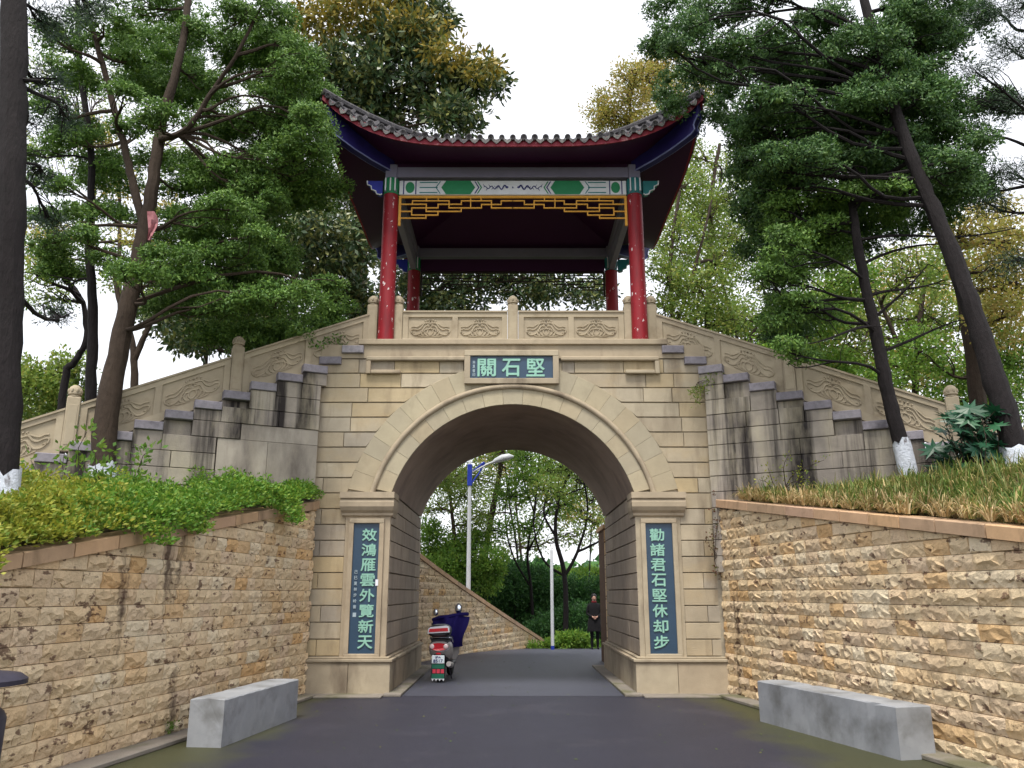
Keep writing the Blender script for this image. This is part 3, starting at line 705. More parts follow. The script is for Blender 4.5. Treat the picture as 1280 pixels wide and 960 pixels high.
# banks beyond: earth rising either side behind the gate and stairs
for sg in (-1, 1):
    o = sheet('bank', [sg * x for x in ((6.5, 9, 12, 16, 24, 40) if sg < 0 else (6.5, 9, 12, 16, 24, 40))], [12.6, 14, 16, 19, 22, 26, 32, 40],
              lambda x, y: (min(2.6, .4 + (abs(x) - 6.5) * .5) * (1 if y < 22 else max(0, 1 - (y - 22) / 16)) - (.2 if y > 30 else 0)) + (G(y) if y > 23 else 0), M['grassland'])
# far retaining walls seen through the arch
fw = root('far_retaining_wall', (-2.2, 19.3, 0), 'brown split-face wall beyond the arch whose top slopes down to the road', 'wall')
PA = np.array((-2.5, 19.3)); PB = np.array((1.05, 30.0)); dv = PB - PA; LF = float(np.linalg.norm(dv))
ff = Frame((*PA, -.25), math.atan2(dv[1], dv[0]))
ftop = lambda s: 2.85 - 2.7 * (s / LF) ** .92
rough_wall(fw, ff, LF, ftop, lambda s, z: abs(s - 4) , h=.16, lo=.28, hi=.45, limit=300, dep=.04)
mb = MB(ff.xf); V = []
for i in range(11):
    s = LF * i / 10; V += [(s, .02, 0), (s, .02, ftop(s)), (s, .4, ftop(s)), (s, .4, 0)]
mb.add(V, [(4 * i + j, 4 * i + (j + 1) % 4, 4 * i + 4 + (j + 1) % 4, 4 * i + 4 + j) for i in range(10) for j in range(4)]); mb.build('wall_core', M['joint'], fw)
for i in range(18):
    a, b = LF * i / 18 + .004, LF * (i + 1) / 18 - .004; mb = MB(ff.xf)
    V = [(x, y, z + ftop(x)) for x in (a, b) for (y, z) in ((-.07, .002), (-.07, .11), (.3, .11), (.3, .002))]
    mb.add(V, [(0, 1, 2, 3), (7, 6, 5, 4)] + [(j, j + 4, (j + 1) % 4 + 4, (j + 1) % 4) for j in range(4)]); mb.build('coping_stone', M['coping'], fw)
fr_ = root('far_wall_end', (2.3, 19.1, 0), 'reddish brown stone wall end standing just past the right side of the arch', 'wall')
RF = Frame((2.1, 19.06, 0), 0); mb = MB(); mb.box(2.12, 2.75, 19.1, 20.5, 0, 3.0); mb.build('wall_core', M['joint'], fr_)
for r in range(10):
    for (a, b) in (((0, .32), (.32, .66)) if r % 2 else ((0, .5), (.5, .66))):
        block('stone', M['rough'], fr_, RF, a, b, r * .3, (r + 1) * .3, dep=.06, ch=.02)
mb = MB(); mb.box(2.07, 2.8, 19.0, 20.55, 3.0, 3.1, .01); mb.build('coping_stone', M['coping'], fr_)

# ------------------------------------------------------------------ the pavilion
pav = root('red_pavilion', (0, 15.975, 5.9), 'red columned pavilion with upturned grey tiled eaves on top of the gate', 'pavilion')
CX, CY0, CY1 = 2.3, 14.1, 17.85; CYM = (CY0 + CY1) / 2; HX, HY = 3.43, 3.0; ZE = 9.40
for x in (-CX, CX):
    for y in (CY0, CY1):
        mb = MB(); mb.lathe((x, y, 5.88), [(.15, 0), (.148, .02), (.145, 1.5), (.142, 2.96)], 20); c = mb.build('column', M['red'], pav, True)
        mb = MB(); mb.box(x - .11, x + .11, y - .11, y + .11, 8.85, 9.45, .01); mb.build('column_head', M['beam'], pav)
        mb = MB(); mb.lathe((x, y, 8.842), [(.15, 0), (.155, .02), (.135, .04), (.15, .1), (.155, .2), (.15, .3), (.13, .33)], 16); mb.build('painted_collar', M['teal'] if x > 0 else M['green'], pav, True)
        mb = MB()
        for q in (-.09, 0, .09): mb.box(x + q - .012, x + q + .012, y - .163, y - .145, 8.88, 9.14)
        mb.build('collar_stripe', M['white'], pav)
def beam(name, x0, x1, y0, y1, z0, z1, m): mb = MB(); mb.box(x0, x1, y0, y1, z0, z1, .008); return mb.build(name, m, pav)
for y in (CY0, CY1): beam('upper_beam', -CX + .112, CX - .112, y - .09, y + .09, 9.19, 9.40, M['beam'])
for x in (-CX, CX): beam('upper_beam', x - .09, x + .09, CY0 + .112, CY1 - .112, 9.19, 9.40, M['beam'])
for x in (-CX, CX): beam('side_architrave', x - .06, x + .06, CY0 + .156, CY1 - .156, 8.84, 9.13, M['beam'])
for y, s in ((CY0, -1), (CY1, 1)):
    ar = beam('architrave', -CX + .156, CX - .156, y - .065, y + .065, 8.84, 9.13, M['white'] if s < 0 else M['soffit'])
    yf = y + s * .065
    def flat(poly, m, name, e=.004, o=0):
        mb = MB(); mb.prism(poly if s < 0 else poly[::-1], lambda p: (p[0], yf + s * (e + o), p[1]), lambda p: (p[0], yf + s * o, p[1])); return mb.build(name, m, ar)
    for q in (-1, 1):
        def mir(P_): P2 = [(q * a, b) for a, b in P_]; return P2 if q > 0 else P2[::-1]
        # coordinates measured from the photograph: metres from the centre
        flat(mir([(.80, 8.845), (1.26, 8.845), (1.35, 8.985), (1.26, 9.125), (.80, 9.125), (.71, 8.985)]), M['green'], 'green_field')
        for k, xx in enumerate((.705, .655)):
            flat(mir([(xx + .0, 8.86), (xx + .022, 8.86), (xx - .05, 8.985), (xx + .022, 9.11), (xx, 9.11), (xx - .075, 8.985)]), M['green'] if k else M['navyline'], 'chevron')
        for k, zz in enumerate((8.88, 8.985, 9.09)):
            flat(mir([(1.42, zz - .01), (1.76, zz - .01), (1.76, zz + .01), (1.42, zz + .01)]), M['teal'], 'stripe')
        flat(mir([(1.36, 8.86), (1.38, 8.86), (1.46, 8.985), (1.38, 9.11), (1.36, 9.11), (1.44, 8.985)]), M['teal'], 'chevron')
        flat(mir([(1.94 + .085 * math.cos(t * math.pi / 10), 8.985 + .115 * math.sin(t * math.pi / 10)) for t in range(20)]), M['green'], 'roundel')
        flat(mir([(1.82, 8.845), (1.84, 8.845), (1.84, 9.125), (1.82, 9.125)]), M['navyline'], 'stripe')
        flat(mir([(2.05, 8.845), (2.07, 8.845), (2.07, 9.125), (2.05, 9.125)]), M['navyline'], 'stripe')
        # scrolling blue dragon-like ornament
        mb = MB(); pts = [(q * (.12 + .43 * t / 24), yf + s * .002, 8.985 + .05 * math.sin(t * .9) * (1 - t / 40)) for t in range(25)]
        mb.tube(pts, [.016 - .010 * t / 24 for t in range(25)], 5)
        for t in range(2, 24, 3): mb.tube([pts[t], (pts[t][0] + q * .03, pts[t][1], pts[t][2] + (.05 if t % 2 else -.05))], [.008, .003], 4)
        mb.ball((q * .11, yf + s * .002, 8.99), .03, 6, 4, (1, .3, .8)); mb.build('scroll_ornament', M['navyline'], ar)
    flat([(-.02, 8.97), (.02, 8.97), (0, 9.01)], M['navyline'], 'finial_mark')
    # hanging lattice, read off the photograph in its own units
    U = lambda a: (a - 625) / 3.46 / FPX * (y + .0) / .912 * (1.0 if y < 15 else CX / CX) if y < 15 else (a - 625) / 3.46 / FPX * 14.1 / .912
    Z = lambda b: 8.815 - (b - 197) * .00418
    la = MB(); r_ = .011; yl0, yl1 = y - .012, y + .012
    Hs = [(135, 232, 252), (192, 215, 350), (190, 250, 303), (135, 267, 190), (252, 267, 403), (190, 285, 303), (135, 300, 252), (303, 232, 403), (350, 250, 490), (403, 215, 533), (490, 233, 575), (533, 250, 625), (575, 215, 625)]
    Vs = [(252, 197, 215), (303, 197, 215), (192, 215, 232), (252, 232, 267), (190, 250, 285), (303, 232, 250), (303, 267, 285), (252, 285, 300), (350, 215, 250), (403, 215, 232), (403, 250, 267), (443, 197, 250), (488, 197, 215), (490, 233, 250), (533, 215, 250), (575, 215, 233)]
    e = 0
    for q in (-1, 1):
        for a, b, c in Hs:
            x0, x1 = sorted((q * -U(a), q * -U(c))); la.box(x0 - r_, x1 + r_, yl0, yl1, Z(b) - r_, Z(b) + r_)
        for a, b, c in Vs:
            x = q * -U(a); la.box(x - r_, x + r_, yl0 + .002, yl1 - .002, Z(c) - r_ + .001, Z(b) + r_ - .001)
        x0, x1 = sorted((q * 2.105, q * 2.15)); la.box(x0, x1, y - .018, y + .018, Z(337), 8.795)
    la.box(-2.15, 2.15, y - .02, y + .02, 8.797, 8.838)
    la.build('lattice', M['yellow'] if y < 15 else M['shadelattice'], pav)  # back one takes the copy darkened to stand for shade
    for q in (-1, 1):   # carved bracket ends outside the columns
        P_ = [(2.46, 8.86), (2.49, 8.84), (2.56, 8.86), (2.58, 8.92), (2.66, 8.95), (2.67, 9.02), (2.74, 9.05), (2.75, 9.13), (2.46, 9.13)]
        mb = MB(); mb.prism([(q * a, b) for a, b in P_], lambda p: (p[0], y - .05, p[1]), lambda p: (p[0], y + .05, p[1])); k = mb.build('bracket', M['blue'] if q < 0 else M['teal'], pav)
        mb = MB(); mb.tube([(q * (a + .008), y + s * .055, b) for a, b in P_[:-1]], .014, 5); mb.build('bracket_edging', M['white'], k)
# roof shell
LIFT = .86
def eave(face, a):
    lift = LIFT * abs(a) ** 4.2; ins = .14 * (1 - abs(a) ** 2.5)
    if face == 0: return (a * HX, CYM - HY + ins, ZE + lift)
    if face == 1: return (HX - ins, CYM + a * HY, ZE + lift)
    if face == 2: return (-a * HX, CYM + HY - ins, ZE + lift)
    return (-HX + ins, CYM - a * HY, ZE + lift)
def roofpt(face, a, b):
    e = eave(face, a); r = 1 - b
    return ((e[0]) * r, CYM + (e[1] - CYM) * r, ZE + (e[2] - ZE) * r ** 2.2 + 1.45 * (b * .75 + .25 * b * b))
NA_ = 24
sh_ = MB(); 
for f in range(4):
    V = [roofpt(f, -1 + 2 * i / NA_, b) for b in (0, .06, .15, .3, .5, .75, .98) for i in range(NA_ + 1)]; n = NA_ + 1
    V = [(x, y, z + .03) for x, y, z in V]
    sh_.add(V, [(j * n + i, j * n + i + 1, (j + 1) * n + i + 1, (j + 1) * n + i) for j in range(6) for i in range(NA_)])
roof = sh_.build('roof', M['tile'], pav, True)
fa = MB(); so = MB(); ce = MB()
for f in range(4):
    E_ = [eave(f, -1 + 2 * i / 32) for i in range(33)]
    for i in range(32):
        p, q = E_[i], E_[i + 1]
        fa.add([(p[0], p[1], p[2] - .09), (q[0], q[1], q[2] - .09), (q[0], q[1], q[2] + .05), (p[0], p[1], p[2] + .05)], [(0, 1, 2, 3)])
        dn = lambda v, k, dz: (v[0] * (1 - k), CYM + (v[1] - CYM) * (1 - k), v[2] + dz)
        fa.add([(p[0], p[1], p[2] - .09), (q[0], q[1], q[2] - .09), dn(q, .012, -.09), dn(p, .012, -.09)], [(3, 2, 1, 0)])
    # soffit: from the eave in to the beams
    def inner(a):
        ix = {0: (a * (CX + .0), CY0), 1: (CX, CYM + a * (CY1 - CYM)), 2: (-a * CX, CY1), 3: (-CX, CYM - a * (CY1 - CYM))}[f]; return (ix[0], ix[1], 9.52)
    rows = []
    for t in (0, .2, .4, .6, .8, 1):
        row = []
        for i in range(33):
            a = -1 + 2 * i / 32; e_ = E_[i]; e_ = (e_[0] * .99, CYM + (e_[1] - CYM) * .99, e_[2] - .085); q = inner(a)
            k = t; zz = e_[2] + (q[2] - e_[2]) * (k ** .8)
            row.append((e_[0] + (q[0] - e_[0]) * t, e_[1] + (q[1] - e_[1]) * t, zz))
        rows += row
    so.add(rows, [(j * 33 + i, (j + 1) * 33 + i, (j + 1) * 33 + i + 1, j * 33 + i + 1) for j in range(5) for i in range(32)])
    c0, c1 = inner(-1), inner(1); ce.add([(c0[0], c0[1], 9.39), (c1[0], c1[1], 9.39), (c1[0], c1[1], 9.54), (c0[0], c0[1], 9.54)], [(0, 1, 2, 3)]); ce.add([(c0[0], c0[1], 9.5), (c1[0], c1[1], 9.5), (0, CYM, 10.6)], [(0, 1, 2)])
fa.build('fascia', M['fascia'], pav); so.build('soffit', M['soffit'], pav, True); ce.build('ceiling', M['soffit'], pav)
# eave tiles: round ended barrel tiles and drip tiles
mb = MB(); r_ = .062; seg = 8; prof = []
V = [(r_ * math.cos(math.pi * k / seg), y_, r_ * math.sin(math.pi * k / seg)) for y_ in (0, .3) for k in range(seg + 1)]
mb.add(V, [(i, i + 1, i + seg + 2, i + seg + 1) for i in range(seg)])
mb.lathe((0, .002, .012), [(.0, .012), (.03, .012), (.036, .02), (.052, .02), (.062, .012), (.062, -.004)][::-1], 12, axis=(0, -1, 0))
bar_me = raw_mesh('barrel_tile', mb.V, mb.F, M['tile'])
mb = MB(); P_ = [(-.085, .02), (-.08, -.035), (-.04, -.075), (0, -.1), (.04, -.075), (.08, -.035), (.085, .02), (.04, -.012), (0, -.02), (-.04, -.012)]
mb.prism(P_, lambda p: (p[0], -.012, p[1]), lambda p: (p[0], .01, p[1])); mb.add([(-.085, 0, .02), (0, 0, -.02), (.085, 0, .02), (.085, .25, .02), (0, .25, -.02), (-.085, .25, .02)], [(0, 1, 4, 5), (1, 2, 3, 4)])
drip_me = raw_mesh('drip_tile', mb.V, mb.F, M['drip'])
NT = 35
rows_ = MB()
for f in range(4):
    n = NT if f % 2 == 0 else 31
    for k in range(n):
        for half, me, nm in ((0, bar_me, 'barrel_tile'), (.5, drip_me, 'drip_tile')):
            a = -1 + 2 * (k + .5 + half) / n
            if a > .999: continue
            p = Vector(eave(f, a)); q = Vector(eave(f, min(a + .01, 1))); p0 = Vector(eave(f, a - .01)); tn = (q - p0).normalized()
            o = link(nm, me, pav); out = [(0, -1), (1, 0), (0, 1), (-1, 0)][f]
            ux = tn; uy = Vector((-out[0], -out[1], .35)); uy = (uy - ux * uy.dot(ux)).normalized(); uz = ux.cross(uy)
            m4 = Matrix((ux, uy, uz)).transposed().to_4x4(); sc = random.uniform(.8, .95)
            p = p + Vector((out[0] * .045, out[1] * .045, (.052 if nm == 'barrel_tile' else .035)))
            o.location = p - Vector(ORG[pav]); o.rotation_euler = m4.to_euler(); o.scale = (sc, 1, sc)
        # the row of barrel tiles running up the roof above the eave tile
        a = -1 + 2 * (k + .5) / n; bmax = max(0.03, 1 - abs(a)); pts = []
        for j in range(6):
            b = bmax * j / 5; aa = a / (1 - b) if b < .99 else a; aa = max(-1, min(1, aa)); x_, y_, z_ = roofpt(f, aa, b); pts.append((x_, y_, z_ + .05))
        rows_.tube(pts, .045, 5, False)
rows_.build('roof_tile_rows', M['tile'], pav)['kind'] = 'stuff'
# hip ridges, finial and the blue hip beams under the corners
for sx_c in (-1, 1):
    for sy_c in (-1, 1):
        f, a = (0, sx_c) if sy_c < 0 else (2, -sx_c)
        mb = MB(); mb.tube([tuple(np.array(roofpt(f, a, b)) + (0, 0, .07)) for b in (0, .05, .1, .2, .35, .5, .7, .98)], .07, 8); mb.build('hip_ridge', M['tile'], pav, True)
        e = np.array(eave(f, a)); c = np.array((sx_c * CX, CYM + sy_c * (CY1 - CYM), 9.30)); d = e[:2] - c[:2]; dl = np.linalg.norm(d); d = d / dl; nrm = np.array((-d[1], d[0]))
        up = [(0, .26), (.4, .32), (.8, .46), (1.2, .62), (1.5, .86)]; lo = [(1.5, .55), (1.44, .48), (1.4, .40), (1.42, .30), (1.34, .24), (1.2, .2), (.9, .12), (.5, .05), (0, 0)]
        poly = [(p[0] * dl / 1.6, p[1]) for p in up + lo]
        mb = MB(); mb.prism(poly, lambda p: (c[0] + d[0] * p[0] + nrm[0] * .06, c[1] + d[1] * p[0] + nrm[1] * .06, c[2] + p[1]), lambda p: (c[0] + d[0] * p[0] - nrm[0] * .06, c[1] + d[1] * p[0] - nrm[1] * .06, c[2] + p[1]))
        hb = mb.build('hip_beam', M['navy'], pav)
        mb = MB()
        for w2 in (-.062, .062): mb.tube([(c[0] + d[0] * p[0] * dl / 1.6 + nrm[0] * w2, c[1] + d[1] * p[0] * dl / 1.6 + nrm[1] * w2, c[2] + p[1] + .015) for p in lo], .016, 5)
        mb.build('beam_edging', M['paleblue'], hb)
mb = MB(); mb.lathe((0, CYM, 10.84), [(.2, 0), (.22, .05), (.12, .09), (.16, .16), (.17, .22), (.1, .28), (.05, .34), (.01, .42)], 14); mb.build('finial', M['tile'], pav, True)
#PART2
# ------------------------------------------------------------------ granite benches, litter bin, lamps, scooter, person
def oriented_box(name, m, label, cat, a, b, wd, h, group=None):
    """long block whose road-side foot runs from a to b"""
    a = np.array(a); b = np.array(b); L = float(np.linalg.norm(b - a)); f = Frame((*a, 0), math.atan2(*(b - a)[::-1]))
    mb = MB(f.xf); n = 24; V = []
    for i in range(n + 1):
        s_ = L * i / n; e = .012
        for (y, z) in ((0, 0), (0, h * .33), (0, h * .66), (0, h - e), (e, h), (wd * .5, h + .003), (wd - e, h), (wd, h - e), (wd, 0)):
            k = random.uniform(-1, 1); c = random.random() < .04 and (e >= abs(z - h + e) or z == h)
            V.append((min(max(s_ + (e if i == 0 and z >= h else 0) - (e if i == n and z >= h else 0), 0), L), y + k * .0025 + (.012 if c else 0), z + random.uniform(-.0025, .0025) * (z > 0) - (.014 if c else 0)))
    F = [(i * 9 + j, (i + 1) * 9 + j, (i + 1) * 9 + j + 1, i * 9 + j + 1) for i in range(n) for j in range(8)] + [tuple(range(9)), tuple(range(n * 9 + 8, n * 9 - 1, -1))]
    mb.add(V, F); o = mb.build(name, m); return tag(o, label, cat, group)
oriented_box('granite_bench', M['granite'], 'low pale granite block bench on the left of the road against the wall', 'bench', (-3.04, 9.17), (-2.80, 11.3), .38, .475, 'granite blocks beside the road')
oriented_box('granite_bench', M['granite'], 'low pale granite block bench on the right of the road against the wall', 'bench', (3.10, 11.0), (3.72, 8.5), .40, .485, 'granite blocks beside the road')
lb = root('litter_bin', (-3.5, 5.5, 0), 'dark flat lidded litter bin at the left edge beside the rough wall', 'bin')
mb = MB(); mb.lathe((-3.5, 5.5, 0), [(.24, 0), (.26, .03), (.27, .78), (.25, .82), (.2, .86), (.2, .98)], 20); mb.build('bin_body', M['darkmetal'], lb, True)
mb = MB(); mb.lathe((-3.5, 5.5, .98), [(.2, 0), (.36, .01), (.36, .04), (.32, .07), (.1, .1), (.01, .105)], 24); mb.build('lid', M['darkmetal'], lb, True)

lp = root('street_lamp', (-1.29, 24.6, 0), 'white street lamp with blue bracket and long arm seen through the arch', 'street lamp')
mb = MB(); mb.lathe((-1.29, 24.6, -.12), [(.13, 0), (.13, .03), (.08, .04), (.075, .4), (.06, 3), (.05, 5.4), (.048, 5.55), (.02, 5.6)], 14); mb.build('pole', M['steel'], lp, True)
mb = MB(); mb.box(-1.36, -1.22, 24.53, 24.67, 4.7, 5.35, .01); mb.tube([(-1.25, 24.6, 4.75), (-1.0, 24.6, 5.1), (-.85, 24.6, 5.4)], .025, 6)
mb.tube([(-1.25, 24.6, 5.1), (-.85, 24.6, 5.42)], .03, 6); mb.build('bracket', M['lampblue'], lp)
mb = MB(); mb.tube([(-1.25, 24.6, 5.1), (-.75, 24.6, 5.36), (-.45, 24.58, 5.48)], .03, 8); mb.build('arm', M['steel'], lp, True)
mb = MB(); mb.tube([(-.62, 24.6, 5.40), (-.5, 24.58, 5.46), (-.3, 24.56, 5.54), (-.1, 24.55, 5.58), (.04, 24.55, 5.59)], [.03, .08, .11, .1, .02], 10); mb.build('lamp_head', M['steel'], lp, True)
sp = root('hedge_pole', (1.24, 26.5, -.1), 'slim white pole standing in front of the dark hedge through the arch', 'pole')
mb = MB(); mb.lathe((1.24, 26.5, -.2), [(.055, 0), (.05, 1.5), (.045, 3.1), (.02, 3.14)], 10); mb.build('pole', M['steel'], sp, True)
mb = MB(); mb.lathe((1.24, 26.5, -.2), [(.09, 0), (.09, .05), (.055, .06), (.055, .2)], 10); mb.build('base', M['lampblue'], sp, True)

def scooter():
    rt = root('scooter', (-1.33, 15.75, 0), 'parked silver and black scooter with a navy cover on its handlebars beside the left pier', 'scooter')
    A = R(-4); ca, sa = math.cos(A), math.sin(A)
    xf = lambda v: (-1.33 + v[0] * ca - v[1] * sa, 15.75 + v[0] * sa + v[1] * ca, v[2])
    def wheel(y, r, wd, nm):
        mb = MB(xf); prof = [(r * .62, -wd / 2), (r * .9, -wd / 2), (r, -wd / 4), (r, wd / 4), (r * .9, wd / 2), (r * .62, wd / 2)]
        mb.lathe((0, y, r), prof, 24, axis=(1, 0, 0)); t = mb.build('tyre', M['tyre'], rt, True)
        mb = MB(xf); mb.lathe((0, y, r), [(.01, -wd * .3), (r * .2, -wd * .45), (r * .62, -wd * .3), (r * .62, wd * .3), (r * .2, wd * .45), (.01, wd * .3)], 20, axis=(1, 0, 0)); mb.build('rim', M['silver'], t, True)
    wheel(.08, .235, .12, 'rear'); wheel(1.32, .235, .1, 'front')
    def loft(secs, name, m, parent=rt, n=14):
        """secs: (y, zc, half width, half height)"""
        mb = MB(xf); V = []
        for y, zc, hw, hh in secs:
            for k in range(n):
                t = 2 * math.pi * k / n; c, s_ = math.cos(t), math.sin(t)
                V.append((hw * math.copysign(abs(c) ** .7, c), y, zc + hh * math.copysign(abs(s_) ** .7, s_)))
        F = [(i * n + k, (i + 1) * n + k, (i + 1) * n + (k + 1) % n, i * n + (k + 1) % n) for i in range(len(secs) - 1) for k in range(n)]
        F += [tuple(range(n)), tuple(range(len(V) - 1, len(V) - n - 1, -1))]
        mb.add(V, F); return mb.build(name, m, parent, True)
    body = loft([(-.16, .62, .10, .05), (-.13, .61, .17, .10), (-.02, .58, .21, .16), (.2, .55, .20, .2), (.5, .52, .17, .18), (.72, .46, .14, .14)], 'body', M['silver'])
    loft([(-.12, .70, .15, .05), (.0, .73, .18, .06), (.3, .75, .17, .06), (.62, .74, .15, .05), (.75, .7, .11, .03)], 'seat', M['black'])
    loft([(-.1, .46, .10, .06), (.1, .4, .14, .12), (.35, .36, .13, .12), (.5, .34, .1, .08)], 'engine', M['black'])
    mb = MB(xf); mb.box(-.16, .16, .55, 1.0, .24, .32, .02); mb.build('floorboard', M['black'], rt)
    loft([(1.0, .55, .2, .28), (1.08, .62, .22, .34), (1.16, .62, .14, .3), (1.22, .62, .05, .2)], 'front_shield', M['silver'])
    loft([(1.1, .42, .05, .04), (1.32, .50, .08, .05), (1.52, .42, .05, .03)], 'front_mudguard', M['silver'])
    # tail light cluster
    mb = MB(xf); mb.prism([(.17 * math.cos(t * math.pi / 12) , .62 + .065 * math.sin(t * math.pi / 12)) for t in range(24)], lambda p: (p[0], -.20 + .8 * p[0] * p[0], p[1]), lambda p: (p[0], -.1, p[1])); tl = mb.build('tail_light', M['redlens'], rt)
    for q in (-1, 1): mb = MB(xf); mb.ball((q * .125, -.185, .625), .045, 10, 8, (1, .5, 1)); mb.build('indicator', M['clearlens'], tl, True)
    mb = MB(xf); mb.tube([(.185 * math.cos(t * math.pi / 10), -.19 + .8 * (.18 * math.cos(t * math.pi / 10)) ** 2, .62 + .08 * math.sin(t * math.pi / 10)) for t in range(10, 21)], .008, 5); mb.build('chrome_trim', M['chrome'], tl, True)
    # rear rack and top case
    mb = MB(xf)
    for q in (-1, 1): mb.tube([(q * .19, .3, .68), (q * .2, .05, .76), (q * .17, -.12, .78), (0, -.16, .785)], .013, 6)
    mb.build('grab_rail', M['chrome'], rt, True)
    tcs = loft([(-.24, .90, .16, .08), (-.2, .895, .2, .11), (-.02, .895, .21, .12), (.14, .9, .18, .11), (.19, .9, .12, .08)], 'top_case', M['black'])
    mb = MB(xf); mb.prism([(-.2, .865), (.2, .865), (.19, .96), (.13, .985), (-.15, .975), (-.19, .95)], lambda p: (p[0], -.262, p[1] + .06 * p[0]), lambda p: (p[0], -.2, p[1] + .06 * p[0])); mb.build('case_reflector_frame', M['white'], tcs)
    mb = MB(xf); mb.prism([(-.18, .885), (.18, .885), (.165, .945), (-.165, .945)], lambda p: (p[0], -.268, p[1] + .06 * p[0]), lambda p: (p[0], -.258, p[1] + .06 * p[0])); mb.build('reflector', M['redlens'], tcs)
    # plate, mudflap
    mb = MB(xf); mb.box(-.12, .11, -.215, -.205, .335, .475, .004); pl = mb.build('number_plate', M['plate'], rt)
    g = glyph('A·8517', .18, .055, (0, 0, 0), M['navyline'], None, .03, name='plate_number') if False else None
    mb = MB(xf); mb.box(-.13, .12, -.2, -.19, .05, .33, .004); fl = mb.build('mudflap', M['black'], rt)
    for z0, z1, m in ((.245, .32, 'flapg'), (.165, .235, 'flapr'), (.07, .155, 'flapg')):
        mb = MB(xf)
        if m == 'flapr':
            for k in range(3): mb.box(-.105 + k * .075, -.045 + k * .075, -.206, -.199, z0, z1, .003)
        else: mb.box(-.12, .11, -.206, -.199, z0, z1, .003)
        mb.build('mudflap_panel', M[m], fl)
    mb = MB(xf)
    for k in range(4): mb.prism([(-.12 + k * .065, .07), (-.08 + k * .065, .07), (-.1 + k * .065, .03)], lambda p: (p[0], -.207, p[1]), lambda p: (p[0], -.2, p[1]))
    mb.box(-.125, .115, -.2065, -.2055, .066, .074); mb.build('mudflap_fringe', M['white'], fl)
    mb = MB(xf); mb.box(-.05, .04, -.2, -.17, .49, .515, .003); mb.build('plate_light', M['redlens'], rt)
    # silencer, stand, hugger
    mb = MB(xf); mb.tube([(.15, .5, .28), (.16, .3, .27), (.17, .1, .29), (.175, -.12, .32)], [.03, .05, .06, .045], 12); mb.build('silencer', M['silver'], rt, True)
    mb = MB(xf); mb.tube([(-.1, .45, .22), (-.2, .4, .02)], .012, 6); mb.tube([(.1, .45, .22), (.16, .42, .02)], .012, 6); mb.build('stand', M['darkmetal'], rt)
    # handlebar, mirrors
    mb = MB(xf); mb.tube([(-.32, .88, .98), (-.12, .95, 1.0), (0, .98, .98), (.12, .95, 1.0), (.32, .88, .98)], .018, 8); hb = mb.build('handlebar', M['black'], rt, True)
    for q, z, sc in ((-1, 1.2, .8), (1, 1.27, 1.15)):
        mb = MB(xf); mb.tube([(q * .2, .93, 1.0), (q * .24, .92, z - .08)], .008, 5); mb.ball((q * (.25 if q < 0 else .2), .92, z), .07 * sc, 12, 8, (.9, .35, 1.25)); mr_ = mb.build('mirror', M['chrome'], rt, True)
        mb = MB(xf); mb.ball((q * (.25 if q < 0 else .2), .897, z), .058 * sc, 12, 8, (.9, .2, 1.25)); mb.build('mirror_glass', M['mirror'], mr_, True)
    # navy wind cover: a draped, folded quilt over the bars and down the front
    V = []; nu, nv = 20, 14
    for j in range(nv + 1):
        v = j / nv
        for i in range(nu + 1):
            u = i / nu * 2 - 1
            wd = .36 - .14 * v + .03 * math.sin(7 * u + 5 * v); z = 1.13 + .07 * (u > 0) * u - .62 * v - .06 * u * u * (1 - v) + .02 * math.sin(5 * u)
            y = .80 + .22 * abs(u) ** 1.5 + .03 * math.sin(9 * u + v * 4) - .1 * math.sin(math.pi * v)
            V.append((u * wd + .05 + .03 * v, y - .16 + .14 * v, z))
    n = nu + 1; m_ = len(V); V += [(x * .97, y + .02, z) for x, y, z in V]
    F = [(j * n + i, j * n + i + 1, (j + 1) * n + i + 1, (j + 1) * n + i) for j in range(nv) for i in range(nu)]
    F += [tuple(m_ + q for q in f[::-1]) for f in F]
    F += [(i + 1, i, m_ + i, m_ + i + 1) for i in range(nu)]
    mb = MB(xf); mb.add(V, F); mb.tube([(-.28, .82, 1.06), (-.15, .70, 1.11), (.05, .66, 1.13), (.24, .70, 1.17), (.40, .84, 1.17)], .035, 8); mb.build('wind_cover', M['cape'], rt, True)
    for q in (-1, 1): mb = MB(xf); mb.ball((q * .14, 1.2, .82), .05, 8, 6, (1.2, .6, .8)); mb.build('headlight', M['clearlens'], rt, True)
    # plate characters
    o0 = ORG[rt]
    for txt, w_, h_, z in (('沪A', .10, .042, .442), ('8517', .17, .052, .378)):
        p = xf((-.005, -.2195, z)); glyph(txt, w_, h_, p, M['navyline'], pl, .02, .002, name='plate_characters')
    return rt
scooter()

